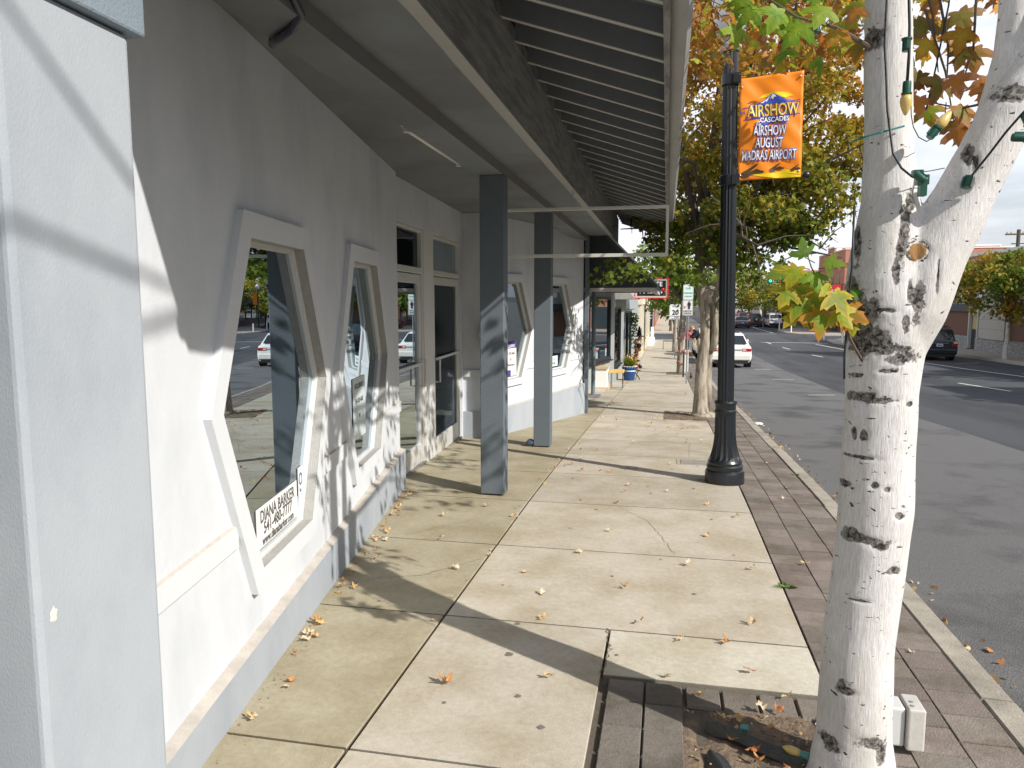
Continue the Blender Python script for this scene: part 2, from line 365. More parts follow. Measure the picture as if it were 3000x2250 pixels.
def soilpatch(x0,x1,y0,y1,off,seed):
    b=MB(); n=36; m=44; G=[]
    for j in range(m+1):
        row=[]
        for i in range(n+1):
            x=x0+(x1-x0)*i/n; y=y0+(y1-y0)*j/m
            h=noise.fractal(Vector((x*7+seed,y*7,0)),1,2,4)*.022+noise.noise(Vector((x*45,y*45,seed)))*.006
            row.append(b.av((x,y,zg(y)+off+h)))
        G.append(row)
    for j in range(m):
        for i in range(n): b.face((G[j][i],G[j][i+1],G[j+1][i+1],G[j+1][i]))
    o=b.build('tree_pit_soil',soil,smooth=True); struct(o)
soilpatch(.105,.745,.4,3.12,-.018,2.); soilpatch(0.0,.745,13.1,14.5,.004,9.)
for k,yy in enumerate((28,45)): soilpatch(.05,.745,yy-.7,yy+.6,.006,3.+k)
def kerb():
    b=MB(); y=-3.2; rr=random.Random(9)
    segs=[]
    while y<63:
        L=3.3; segs.append((y,min(y+L,63))); y+=L+.012
    for a,c in segs:
        ys=ysamples(a,c,1.1); sh=rr.uniform(-.006,.006)
        P=[(1.388,-.32),(1.388,-.006),(1.396,.004),(1.515,.001),(1.53,-.014),(1.545,-.32)]
        rings=[[b.av((x+sh,yy,zg(yy)+z)) for x,z in P] for yy in ys]
        for r1,r2 in zip(rings,rings[1:]):
            for k in range(5): b.face((r1[k],r1[k+1],r2[k+1],r2[k]))
        b.face(rings[0]); b.face(rings[-1][::-1])
    struct(b.build('kerb',conc_k))
kerb()
def hills():
    b=MB(); G=[]; rr=random.Random(2)
    for j in range(26):
        row=[]
        for i in range(90):
            x=-900+i*26; y=900+j*45
            t=min(1,j/13); t=t*t*(3-2*t)
            h=(58+12*noise.noise(Vector((x*.004,y*.003,0)))+5*noise.noise(Vector((x*.02,y*.02,3))))*t
            row.append(b.av((x,y,-4+h)))
        G.append(row)
    for j in range(25):
        for i in range(89): b.face((G[j][i],G[j][i+1],G[j+1][i+1],G[j+1][i]))
    struct(b.build('hills',mat('dry_hill',(.44,.35,.22),.95,.1,.01,col2=(.13,.15,.10),c2s=.014,c2lo=.50,c2hi=.60),smooth=True))
hills()
def cracks():
    b=MB(); rr=random.Random(12)
    def crack(pts,w,col=None,jit=.012,n=14):
        P=[]
        for a,c in zip(pts,pts[1:]):
            for k in range(n): t=k/n; P.append((a[0]+(c[0]-a[0])*t+rr.uniform(-jit,jit),a[1]+(c[1]-a[1])*t+rr.uniform(-jit,jit)))
        P.append(pts[-1])
        for p,q in zip(P,P[1:]):
            d=Vector((q[0]-p[0],q[1]-p[1],0)).normalized(); s_=Vector((d.y,-d.x,0))*w*rr.uniform(.4,1.2)/2
            b.poly([(p[0]-s_.x,p[1]-s_.y,zg(p[1])+.0025),(p[0]+s_.x,p[1]+s_.y,zg(p[1])+.0025),(q[0]+s_.x,q[1]+s_.y,zg(q[1])+.0025),(q[0]-s_.x,q[1]-s_.y,zg(q[1])+.0025)])
    crack([(-.27,3.80),(-.235,3.55),(-.26,3.30)],.006); crack([(-2.0,3.95),(-1.75,4.25),(-1.5,4.35),(-1.2,4.75)],.004)
    crack([(-.4,6.4),(-.1,5.9),(.1,5.15)],.003); crack([(-1.9,5.15),(-1.55,5.6),(-1.2,6.2)],.003); crack([(.3,9.0),(.35,10.2)],.003); crack([(-.6,8.98),(-.3,10.25)],.003); crack([(-2.2,7.7),(-1.2,8.1)],.0035)
    struct(b.build('sidewalk_crack',mat('crack_dirt',(.12,.10,.07),.95,.2,30)))
    b=MB()
    for (x,y,s_) in [(-.75,3.76,.016),(-.72,3.40,.020),(-.60,3.02,.014),(-.46,2.80,.016),(-.9,2.9,.010),(-.3,4.6,.012),(.2,4.4,.014),(-.7,5.6,.012),(.4,6.1,.014),(-.1,6.9,.012),(-1.6,3.9,.012),(-.95,4.3,.010),(.1,8.2,.016),(-.4,8.0,.012),(.5,5.2,.010),(-.55,6.2,.014),(.0,5.0,.009),(.3,7.2,.014),(-.9,7.4,.014),(-.2,3.5,.010)]:
        n=11; b.poly([(x+s_*(1+.25*math.sin(k*2.1+x*9))*math.cos(k*6.283/n),y+s_*(1+.2*math.cos(k*1.7))*math.sin(k*6.283/n),zg(y)+.002) for k in range(n)])
    struct(b.build('gum_spots',mat('old_gum',(.17,.15,.13),.8,.15,60)))
cracks()

# ------------------------------------------------------------------ THE STUCCO CORNER BUILDING
BL=thing('stucco_building','white stucco storefront with hourglass shaped windows, blue-grey plinth and a raftered walkway canopy','building',(-2.4,6.7,-.1))
class Wall:
    """vertical wall frame: s along, z up, o outwards"""
    def __init__(s,p,q):
        s.p=Vector((p[0],p[1],0)); q=Vector((q[0],q[1],0)); s.L=(q-s.p).length; s.d=(q-s.p)/s.L; s.n=Vector((s.d.y,-s.d.x,0))
    def P(s,a,z,o=0): v=s.p+s.d*a+s.n*o; return (v.x,v.y,z)
    def S(s,y): return (y-s.p.y)/s.d.y
def ring_pts(yc,ht,hm,z0,zm,z1,w): # hexagon, counter-clockwise in (s,z)
    c=w.S(yc); k=1/w.d.y
    return [(c-ht*k,z0),(c+ht*k,z0),(c+hm*k,zm),(c+ht*k,z1),(c-ht*k,z1),(c-hm*k,zm)]
def panel(b,w,outer,holes,o):
    polys=[[Vector((x,z,0)) for x,z in outer]]+[[Vector((x,z,0)) for x,z in h] for h in holes]
    flat_=[p for q in polys for p in q]
    ids=[b.av(w.P(p.x,p.y,o)) for p in flat_]
    for t in geometry.tessellate_polygon(polys): b.face([ids[i] for i in t])
def band(b,w,A,B,oA,oB):
    n=len(A)
    for k in range(n):
        a,c=A[k],A[(k+1)%n]; d,e=B[k],B[(k+1)%n]
        b.poly([w.P(a[0],a[1],oA),w.P(c[0],c[1],oA),w.P(e[0],e[1],oB),w.P(d[0],d[1],oB)])
def fringe(b,w,outer,inner,o,back):
    n=len(outer)
    for k in range(n):
        a,c=outer[k],outer[(k+1)%n]; d,e=inner[k],inner[(k+1)%n]
        b.poly([w.P(*a,o),w.P(*c,o),w.P(*e,o),w.P(*d,o)])
    band(b,w,outer,outer,back,o)
WA=Wall((-1.418,1.0),(-2.44,6.69)); WC=Wall((-2.405,9.95),(-1.45,13.67))
def hexwin(w,yc,zb,wo,label):
    """trim > nothing ; window > frame, pane, reveal"""
    k=1.0
    out=ring_pts(yc,.445*k,.85*k,.365+zb,1.235,2.08,w); opn=ring_pts(yc,.37*k,.735*k,.465+zb,1.235,1.965,w)
    b=MB(); fringe(b,w,out,opn,wo+.035,wo-.01); tr=b.build('window_trim',trim_st,BL); bevel(tr,.006,2)
    b=MB(); band(b,w,opn,opn,wo+.034,wo-.022); b.build('window_reveal',rev_st,BL)
    fr=ring_pts(yc,.345*k,.712*k,.488+zb,1.235,1.94,w)
    fr2=ring_pts(yc,.360*k,.726*k,.475+zb,1.235,1.955,w)
    win=MB(); fringe(win,w,opn,fr2,wo-.018,wo-.06); band(win,w,fr2,fr2,wo-.018,wo-.028); fringe(win,w,fr2,fr,wo-.028,wo-.06); band(win,w,fr,fr,wo-.028,wo-.06)
    wo_=win.build('window_frame',frame_w,BL)
    g=MB(); g.poly([w.P(*p,wo-.042) for p in fr2]); g.build('pane',glass,wo_)
    return opn
o1=-.05
opA=[hexwin(WA,3.38,0,o1,''),hexwin(WA,5.25,.03,o1,'')]
opC=[hexwin(WC,10.66,.07,o1,''),hexwin(WC,12.42,.07,o1,'')]
b=MB(); panel(b,WA,[(.62,-.3),(WA.L,-.3),(WA.L,2.88),(.62,2.88)],opA,o1)
b.poly([WA.P(WA.L,-.3,o1),WA.P(WA.L,-.3,o1-.12),WA.P(WA.L,2.88,o1-.12),WA.P(WA.L,2.88,o1)])
b.build('wall',white_st,BL)
b=MB(); panel(b,WC,[(0,-.7),(WC.L,-.7),(WC.L,2.88),(0,2.88)],opC,o1)
# return facing the walk at the near end of the far wall
b.poly([(-2.84,9.96,-.5),(WC.P(0,0,o1)[0],WC.P(0,0,o1)[1],-.5),(WC.P(0,0,o1)[0],WC.P(0,0,o1)[1],2.88),(-2.84,9.96,2.88)])
b.build('wall',white_st,BL)
def plinth(w,s0,s1,z0,z1,zb,ret=None):
    b=MB(); 
    A=[w.P(s0,zb,.0),w.P(s1,zb,0),w.P(s1,z1,0),w.P(s0,z0,0)]; b.poly(A)
    b.poly([w.P(s1,zb,0),w.P(s1,zb,-.1),w.P(s1,z1,-.1),w.P(s1,z1,0)]); b.poly([w.P(s0,zb,0),w.P(s0,zb,-.1),w.P(s0,z0,-.1),w.P(s0,z0,0)])
    o=b.build('plinth',blue_st,BL)
    b=MB(); b.poly([w.P(s0,z0,.001),w.P(s1,z1,.001),w.P(s1,z1+.014,-.051),w.P(s0,z0+.014,-.051)]); b.build('plinth_ledge',dirt_m,BL)
plinth(WA,.72,WA.L+.01,.135,.265,-.4); plinth(WC,.0,WC.L,.13,.165,-.8)
b=MB(); b.box(-2.81,-2.40,9.90,9.96,-.6,.15); b.build('plinth',blue_st,BL)
def ledges(w,segs,z0,z1):
    for a,c in segs:
        b=MB(); d=MB()
        O=o1+.016
        b.poly([w.P(a,z0,O),w.P(c,z0,O),w.P(c,z1,O),w.P(a,z1,O)]); b.poly([w.P(a,z0,O),w.P(c,z0,O),w.P(c,z0,o1),w.P(a,z0,o1)])
        b.poly([w.P(c,z0,O),w.P(c,z0,o1),w.P(c,z1,o1),w.P(c,z1,O)]); b.poly([w.P(a,z0,O),w.P(a,z0,o1),w.P(a,z1,o1),w.P(a,z1,O)])
        d.poly([w.P(a,z1,O),w.P(c,z1,O),w.P(c,z1+.007,o1-.001),w.P(a,z1+.007,o1-.001)])
        b.build('ledge_band',trim_st,BL); d.build('ledge_top',dirt_m,BL)
def hx(w,yc,z): # half width of trim at z
    return .445+(.85-.445)*((z-.365)/(1.235-.365))
def segsfor(w,ycs,a0,a1,z):
    h=hx(w,0,z)/w.d.y; xs=[a0]
    for y in ycs: xs+= [w.S(y)-h,w.S(y)+h]
    xs.append(a1); return [(xs[i],xs[i+1]) for i in range(0,len(xs),2)]
ledges(WA,segsfor(WA,[3.38,5.25],.75,WA.L,.69),.64,.735)
ledges(WC,segsfor(WC,[10.66,12.42],0,WC.L,.69),.64,.735)
b=MB(); b.box(-2.80,-2.43,9.925,9.96,.64,.735); b.build('ledge_band',trim_st,BL)
# ---- entrance bay
WB=Wall((-2.49,6.70),(-2.70,10.0)); ob=-.06
zb0=-.30
def S(y): return WB.S(y)
b=MB(); b.poly([WB.P(0,2.47,ob),WB.P(WB.L,2.47,ob),WB.P(WB.L,2.88,ob),WB.P(0,2.88,ob)]); b.poly([WB.P(0,2.47,ob),WB.P(WB.L,2.47,ob),WB.P(WB.L,2.47,ob-.1),WB.P(0,2.47,ob-.1)])
b.build('door_header',white_st,BL)
def wbox(b,w,s0,s1,z0,z1,o0,o1_):
    i=[b.av(w.P(s,z,o)) for z in (z0,z1) for s,o in ((s0,o0),(s1,o0),(s1,o1_),(s0,o1_))]
    for a in ((3,2,1,0),(4,5,6,7),(0,1,5,4),(1,2,6,5),(2,3,7,6),(3,0,4,7)): b.face([i[j] for j in a])
b=MB(); wbox(b,WB,S(7.92),S(8.36),zb0,2.47,ob-.12,ob-.012); bevel(b.build('door_pier',mat('pier_paint',(.62,.63,.62),.7,.03,3,.1,100),BL),.008)
b=MB(); wbox(b,WB,S(9.86),WB.L,zb0,2.47,ob-.14,ob-.002); b.build('door_pier',white_st,BL)
def door(y0,y1,lab):
    g0=zg((y0+y1)/2)-.02; a,c=S(y0),S(y1); O=ob-.06
    f=MB()
    wbox(f,WB,a,a+.05,g0,2.465,O-.05,O+.035); wbox(f,WB,c-.05,c,g0,2.465,O-.05,O+.035)
    wbox(f,WB,a+.05,c-.05,2.43,2.465,O-.05,O+.035); wbox(f,WB,a+.05,c-.05,1.985,2.05,O-.05,O+.04)
    fr=f.build('door_frame',frame_al,BL); bevel(fr,.004,1)
    g=MB(); g.poly([WB.P(a+.05,2.05,O-.01),WB.P(c-.05,2.05,O-.01),WB.P(c-.05,2.43,O-.01),WB.P(a+.05,2.43,O-.01)]); g.build('pane',glass_d,fr)
    d=MB(); st=.085
    wbox(d,WB,a+.055,a+.055+st,g0+.02,1.975,O-.02,O+.022); wbox(d,WB,c-.055-st,c-.055,g0+.02,1.975,O-.02,O+.022)
    wbox(d,WB,a+.055+st,c-.055-st,1.88,1.975,O-.02,O+.022); wbox(d,WB,a+.055+st,c-.055-st,g0+.02,g0+.24,O-.02,O+.022)
    dr=d.build('door',frame_al,BL); bevel(dr,.004,1)
    g=MB(); g.poly([WB.P(a+.14,g0+.2,O),WB.P(c-.14,g0+.2,O),WB.P(c-.14,1.9,O),WB.P(a+.14,1.9,O)]); g.build('pane',glass_d,dr)
    h=MB(); wbox(h,WB,a+.08,c-.08,.985,1.015,O+.03,O+.055); h.tube([WB.P(a+.16,1.0,O+.02),WB.P(a+.16,1.0,O+.075),WB.P(a+.16,.72,O+.075),WB.P(a+.16,.72,O+.02)] if lab else [WB.P(c-.12,1.05,O+.02),WB.P(c-.12,1.05,O+.085),WB.P(c-.12,.75,O+.085),WB.P(c-.12,.75,O+.02)],.011,8)
    h.build('handle',frame_w,dr)
    h=MB(); wbox(h,WB,a,c,g0-.2,g0+.02,O-.08,O+.06); h.build('threshold',mat('threshold_metal',(.25,.24,.22),.6,.2,8,metal=.4),BL)
door(6.72,7.92,0); door(8.36,9.86,1)
b=MB(); wbox(b,WB,S(6.88),S(7.76),-.08,1.0,ob-.085,ob-.072); o=b.build('wood_panel',wood_y); tag(o,'yellow pine board leaning inside behind the left glass door','board')
# shutter-like white curtain edge behind
# ---- interior shell
b=MB(); b.box(-7,-6.9,.5,14,-.2,2.9); b.box(-7,-1.9,.45,.5,-.3,2.9); b.box(-6.95,-1.5,13.95,14.05,-.6,2.9)
b.box(-4.2,-3.1,6.0,6.08,-.2,2.9)
b.build('interior_wall',dark_in,BL)
b=MB(); b.poly([(-7,.5,-.045),(-2.0,.5,-.045),(-2.56,6.69,-.045),(-2.9,9.9,-.045),(-2.6,9.96,-.045),(-1.6,13.95,-.045),(-7,13.95,-.045)]); b.build('interior_floor',floor_in,BL)
# inside display wedge seen through the first window
for yc in (3.38,5.25):
    b=MB()
    for sgn in (1,):
        c=WA.S(yc)
        b.poly([WA.P(c+.36,.48,o1-.15),WA.P(c+.74,1.235,o1-.15),WA.P(c+.74,1.235,-.55),WA.P(c+.36,.48,-.55)]); b.poly([WA.P(c+.74,1.235,o1-.15),WA.P(c+.36,1.94,o1-.15),WA.P(c+.36,1.94,-.55),WA.P(c+.74,1.235,-.55)])
    b.build('inner_reveal',mat('inner_reveal_paint',(.17,.27,.32),.6,.06,4,.3,80),BL)
# ---- pilaster and columns
b=MB(); b.box(-2.6,-1.43,1.405,1.83,-.3,2.40); p=b.build('pilaster',blue_st,BL); bevel(p,.018,3)
b=MB(); b.box(-2.62,-1.405,1.38,1.865,2.40,2.79); bevel(b.build('pilaster_cap',mat('cap_slate',(.20,.25,.30),.8,.06,4,.3,120),BL),.008)
b=MB(); b.T=Matrix.Translation((-1.431,1.452,.94))@Matrix.Diagonal((.12,.75,1.2,1)); b.ball((0,0,0),.017,6); b.v=[(v[0],v[1]+.004*math.sin(i*3.3),v[2]+.005*math.cos(i*2.1)) for i,v in enumerate(b.v)]; b.build('chipped_patch',mat('bare_chip',(.7,.68,.6),.9,.1),BL)
for (x0,x1,y0,y1) in ((-1.642,-1.422,6.49,6.67),(-1.655,-1.437,9.35,9.53)):
    b=MB(); g=zg(y0); b.box(x0,x1,y0,y1,g+.012,2.792); o=b.build('column',col_st,BL); bevel(o,.007,2)
    b=MB(); b.box(x0+.03,x1-.03,y0+.03,y1-.03,g-.05,g+.013); b.build('column_foot',mat('rusty_foot',(.10,.07,.05),.9,.3,20),o)
# ---- canopy
CY0,CY1=1.41,16.4
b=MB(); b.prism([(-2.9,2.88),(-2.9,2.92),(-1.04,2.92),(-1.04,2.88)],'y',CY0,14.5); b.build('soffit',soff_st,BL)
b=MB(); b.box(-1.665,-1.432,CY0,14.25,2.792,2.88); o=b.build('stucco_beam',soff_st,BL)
b=MB(); b.box(-1.432,-1.433+.004,CY0,14.25,2.7925,2.8795); b.build('beam_side',mat('beam_side_shade',(.20,.20,.20),.9,.05,3,.2,100),BL)  # thin sheet: shade on the beam's street side put in as darker grey
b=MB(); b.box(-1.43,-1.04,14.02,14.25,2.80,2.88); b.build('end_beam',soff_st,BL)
b=MB(); b.box(-1.075,-.99,CY0,15.45,2.872,3.345); bevel(b.build('timber_beam',wood_beam,BL),.004,1)
b=MB(); b.box(-1.055,-.986,CY0,15.45,2.862,2.873); b.build('beam_trim',mat('trim_grey',(.34,.34,.32),.8,.06),BL)
sl_=(3.03-3.345)/.94
y=CY0+.05; k=0
while y<CY1:
    b=MB(); X0,X1=-1.25,-.045; z0=3.345+sl_*(X0+.99)*1; z1=3.03
    x0=-.985
    P=[(x0,3.342),(X1,z1),(X1,z1+.15),(x0,3.342+.15)]
    b.prism(P,'y',y-.019,y+.019); rf=b.build('rafter',wood_raft,BL)
    b=MB(); b.prism([(x0,3.339),(X1,z1-.003),(X1,z1+.001),(x0,3.343)],'y',y-.0195,y+.0195); b.build('rafter_edge',raft_edge,rf)
    y+=.425; k+=1
b=MB(); b.prism([(-.985,3.46),(-.05,3.15),(-.05,3.18),(-.985,3.49)],'y',CY0,CY1); b.build('roof_sheathing',mat('sheathing_paint',(.13,.15,.17),.85,.08,4),BL)
b=MB(); b.prism([(-1.075,3.346),(-1.02,3.346),(-1.02,3.475),(-1.075,3.475)],'y',CY0,15.45); b.build('rafter_blocking',mat('blocking_paint',(.33,.33,.31),.9,.06,4,.2,90),BL)
b=MB(); b.prism([(-.045,3.0),(-.012,3.0),(-.012,3.19),(-.045,3.19)],'y',CY0,CY1); b.build('fascia_board',mat('fascia_paint',(.27,.27,.26),.8,.2,6,.3,40,stretch=(5,.8,5),col2=(.16,.15,.14),c2s=4),BL)
b=MB(); b.prism([(-.01,3.05),(.07,3.035),(.095,3.10),(.10,3.19),(.09,3.19),(.06,3.06),(0,3.07)],'y',CY0,CY1); b.build('gutter',gutter_m,BL)
b=MB(); b.prism([(-7,4.2),(-3.2,4.2),(.05,3.20),(.05,3.24),(-3.2,4.3),(-7,4.3)],'y',CY0,CY1); b.build('roof',shingle,BL)
b=MB(); b.box(-7,-2.9,CY0,14.3,2.93,4.2); b.build('attic_wall',white_st,BL)
b=MB(); b.prism([(-2.9,2.93),(-1.08,2.93),(-1.08,3.5),(-2.9,4.05)],'y',CY0,CY0+.04); b.build('canopy_end',blue_st,BL)
b=MB(); b.box(-1.47,-1.40,13.66,13.78,-.55,2.9); b.build('corner_post',col_st,BL)
# ---- ceiling light, conduit, sign frame
t=thing('ceiling_light','long fluorescent tube light fixed under the canopy ceiling beside the beam','light fixture',(-1.71,5.4,2.86))
b=MB(); b.box(-1.745,-1.672,4.78,6.08,2.835,2.88); b.build('housing',frame_w,t)
b=MB(); b.tube([(-1.705,4.82,2.815),(-1.705,6.04,2.815)],.016,10); b.build('tube',mat('lamp_tube',(.75,.73,.66),.3,0),t,smooth=True)
b=MB(); b.box(-1.725,-1.685,4.78,4.815,2.795,2.836); b.box(-1.725,-1.685,6.045,6.08,2.795,2.836); b.build('end_cap',frame_w,t)
b=MB(); pts=[(-1.40,2.50,2.86),(-1.405,2.70,2.835),(-1.42,2.80,2.80),(-1.50,2.87,2.772),(-1.60,2.95,2.772),(-1.675,3.03,2.78),(-1.70,3.08,2.81),(-1.72,3.12,2.875)]
b.tube(pts,.017,12); o=b.build('conduit','' and None or pipe_m,smooth=True); tag(o,'short dark curved conduit looping under the stucco ceiling beam','pipe')
t=thing('sign_frame','empty white metal sign frame hanging crosswise under the canopy','sign frame',(-.85,8.1,2.67))
b=MB(); y0,y1=8.08,8.12; x0,x1=-1.76,.005
b.box(x0,x1,y0,y1,2.160,2.195); b.box(x0,x1,y0,y1,2.66,2.69); b.box(x1-.03,x1,y0+.001,y1-.001,2.195,2.66); b.box(x0,x0+.03,y0+.001,y1-.001,2.195,2.66)
b.build('rails',mat('frame_paint',(.66,.66,.63),.45,.08,9,metal=.2),t)
b=MB(); b.box(x1-.02,x1-.012,8.095,8.105,2.69,3.04); b.box(-1.02,-1.012,8.095,8.105,2.69,2.86); b.build('hanger',chrome,t)
# ---- papers and stickers in the windows
def sheet_on(w,yc0,yc1,z0,z1,o,col,name,label,lines,group=None,skew=0):
    a,c=w.S(yc0),w.S(yc1)
    t=thing(name,label,'sign',w.P((a+c)/2,z0,o),group=group)
    b=MB(); z0b,z1b=z0+skew,z1+skew
    b.poly([w.P(a,z0,o),w.P(c,z0b,o),w.P(c,z1b,o),w.P(a,z1,o)]); b.poly([w.P(a,z0,o-.002),w.P(c,z0b,o-.002),w.P(c,z1b,o-.002),w.P(a,z1,o-.002)]); b.build('sheet',col,t)
    ang=math.atan2(w.d.y,w.d.x)
    from mathutils import Euler
    for (s_,u,v,size,m,sx) in lines:
        q=w.P(a+(c-a)*u,z0+(z1-z0)*v+skew*u,o+.001)
        rot=(Matrix.Rotation(ang,3,'Z')@Matrix.Rotation(R(90),3,'X')@Matrix.Rotation(math.atan2(skew,c-a),3,'Z')).to_quaternion()
        text('lettering',s_,size,m,q,rot,t,sx=sx,ext=.0004,bold=.0015)
    return t
papw=mat('paper',(.78,.78,.75),.7,.03); inkgry=mat('grey_ink',(.09,.09,.10),.6,0); inkb=mat('blue_ink',(.05,.12,.35),.6,0); inkp=mat('purple_ink',(.07,.04,.25),.6,0)
sheet_on(WA,3.12,3.72,.50,.70,o1-.037,papw,'window_sign','white name and phone number banner low in the nearest hourglass window',[('DIANA BARKER',.5,.74,.085,inkgry,.86),('541-480-7777',.5,.42,.082,inkgry,.92),('www.dianabarker.com',.5,.13,.06,inkgry,.86)])
sheet_on(WA,3.745,3.83,.60,.76,o1-.0365,papw,'window_sticker','small oval blue and white sticker at the corner of the nearest hourglass window',[('O',.5,.55,.10,inkb,.8),('bar',.5,.18,.03,inkb,1)])
sheet_on(WA,5.03,5.42,.66,1.12,o1-.037,mat('pale_paper',(.55,.62,.64),.6,.05),'window_poster','pale real estate poster low in the second hourglass window',[('EXCLUSIVELY',.5,.86,.05,inkgry,.9),('541-923-4663',.5,.62,.05,inkgry,.9),('W',.5,.36,.05,inkgry,1)])
b=MB(); q=WA.P(WA.S(5.87),1.24,o1-.018); b.T=Matrix.Translation(q)@Matrix.Rotation(math.atan2(WA.d.y,WA.d.x),4,'Z'); b.box(-.014,.014,-.002,0,-.04,.04); o=b.build('label_sticker',papw); tag(o,'tiny white label on the right frame of the second hourglass window','sticker')
sheet_on(WC,10.62,11.0,.57,1.09,o1-.037,papw,'window_poster','white exclusively-listed realty poster in the hourglass window between the columns',[('EXCLUSIVELY',.5,.86,.058,signw,.85),('541-923-4663',.5,.65,.062,inkgry,.85),('W',.5,.47,.06,inkgry,1),('Windermere',.5,.32,.055,inkgry,.95)])
b=MB(); a_,c_=WC.S(10.62),WC.S(11.0); b.poly([WC.P(a_,.985,o1-.036),WC.P(c_,.985,o1-.036),WC.P(c_,1.09,o1-.036),WC.P(a_,1.09,o1-.036)]); b.poly([WC.P(a_+.1,.57,o1-.036),WC.P(a_+.2,.57,o1-.036),WC.P(a_+.2,.66,o1-.036),WC.P(a_+.1,.66,o1-.036)]); 
pp=[o for o in bpy.data.objects if o.name.startswith('window_poster')][-1]; b.build('colour_block',inkp,pp)
sheet_on(WC,12.15,12.58,.585,.76,o1-.037,papw,'window_notice','small white notice card in the hourglass window past the second column',[('COMING SOON',.5,.68,.05,inkg,.8),('541-923-4663',.5,.30,.05,inkgry,.9)])
# ------------------------------------------------------------------ LEAVES AND TREES
MAPLE=[(0,0),(.10,-.07),(.30,-.12),(.36,-.04),(.30,.05),(.50,.08),(.70,.22),(.92,.42),(.72,.40),(.70,.52),(.52,.44),(.40,.44),(.25,.42),(.30,.60),(.38,.74),(.22,.74),(.16,.88),(0,1.12)]
MAPLE=MAPLE+[(-x,y) for x,y in MAPLE[-2:0:-1]]
STAR=[(0,-.05),(.42,-.02),(.30,.2),(.75,.45),(.25,.5),(.30,.75),(0,1.05),(-.30,.75),(-.25,.5),(-.75,.45),(-.30,.2),(-.42,-.02)]
leafm=mat('hero_leaf',(.2,.2,.05),.55,.18,60,attr=True,trans=.45,spec=.35)
leafc=mat('crown_leaf',(.2,.2,.05),.6,.12,3,attr=True,trans=.38,spec=.3)
twigm=mat('twig_bark',(.12,.09,.07),.85,.2,20)
def mixc(a,b,t): return tuple(a[i]*(1-t)+b[i]*t for i in range(3))
GREEN=(.13,.28,.02); DGREEN=(.07,.12,.02); YEL=(.55,.42,.04); ORG=(.55,.22,.03); RUST=(.40,.15,.035); OLIVE=(.21,.22,.035); LIME=(.28,.40,.03); BROWN=(.30,.17,.06)
def hero_leaf(b,p,size,tipdir,nrm,cin,cout,r,curl=.25):
    """one maple leaf: fan with a middle ring, green along the veins and coloured at the rim"""
    t=Vector(tipdir).normalized(); n=Vector(nrm); n=(n-t*n.dot(t)).normalized(); x=t.cross(n)
    p=Vector(p); c0=Vector((0,.30))
    def W_(u,v):
        bend=-curl*size*(u*u*.8+(v-.3)**2*.55)+size*.05*math.sin(7*u+r*9)*abs(v-.2)
        return p+x*(u*size)+t*((v)*size)+n*bend
    cen=b.av(W_(0,.3)); n_=len(MAPLE)
    ring=[b.av(W_(u*.55,.3+(v-.3)*.55)) for u,v in MAPLE]; out=[b.av(W_(u*(1+.08*math.sin(k*3.1+r*20)),v)) for k,(u,v) in enumerate(MAPLE)]
    mid=mixc(cin,cout,.35+.2*math.sin(r*31))
    for k in range(n_):
        j=(k+1)%n_; d1=math.hypot(*MAPLE[k]);
        ce=cout if True else cin
        b.face((cen,ring[k],ring[j]),(cin,mid,mid)); b.face((ring[k],out[k],out[j],ring[j]),(mid,ce,ce,mid))
def rdir(r):
    while 1:
        v=Vector((r.uniform(-1,1),r.uniform(-1,1),r.uniform(-1,1)))
        if .05<v.length<1: return v.normalized()
def blob_leaves(b,c,rad,n,size,pal,r,mode='star',droop=.5,shell=0,sv=.3):
    c=Vector(c); 
    for _ in range(n):
        d=rdir(r); rr_=r.random()**(.33 if not shell else .15); p=c+Vector((d.x*rad[0],d.y*rad[1],d.z*rad[2]))*rr_
        s=size*r.uniform(1-sv,1+sv); ca=pal(r,p)
        up=(rdir(r)+Vector((0,0,.9))).normalized(); tip=(rdir(r)+Vector((0,0,-droop))).normalized()
        if mode=='hero': hero_leaf(b,p,s,tip,up,ca[0],ca[1],r.random())
        else:
            t=tip; n_=(up-t*up.dot(t)).normalized(); x=t.cross(n_); cc=ca if not isinstance(ca[0],tuple) else mixc(ca[0],ca[1],r.random())
            k=r.uniform(.75,1.1); cu=r.uniform(.1,.35)
            L_=STAR if mode=='star' else [(0,0),(.45,.25),(.3,.7),(0,1),(-.3,.7),(-.45,.25)]
            ids=[b.av(p+x*(u*s*k)+t*(v*s)-n_*(cu*s*(u*u+v*v*.5))) for u,v in L_]
            b.face(ids,cc)
def limb_tree(trunk_pts,rad,limbs,r,n=10):
    b=MB(); b.tube(trunk_pts,rad,n)
    for (a,c,r0) in limbs:
        a=Vector(a);c=Vector(c); m=(a+c)/2+Vector((r.uniform(-.15,.15),r.uniform(-.15,.15),.12*(c-a).length))
        pts=[a,a.lerp(m,.5)*1.0,m,m.lerp(c,.5),c]; b.tube(pts,[r0,r0*.8,r0*.6,r0*.4,r0*.18],6)
        for k in range(4):
            q=pts[2].lerp(c,r.random()); e=q+rdir(r)*(c-a).length*.38; b.tube([q,(q+e)/2+Vector((0,0,.06)),e],[r0*.3,r0*.2,r0*.08],4)
    return b
bark_g=mat('grey_bark',(.42,.37,.30),.95,.25,8,.9,30,stretch=(5,5,1),col2=(.20,.17,.14),c2s=3,spec=.15)
bark_d=mat('dark_bark',(.12,.10,.08),.95,.3,9,.8,40,stretch=(4,4,1),spec=.15)
bark_w=mat('pale_bark',(.58,.57,.53),.9,.15,9,.5,40,stretch=(4,4,1),col2=(.22,.20,.17),c2s=4,c2lo=.55,c2hi=.66,spec=.15)
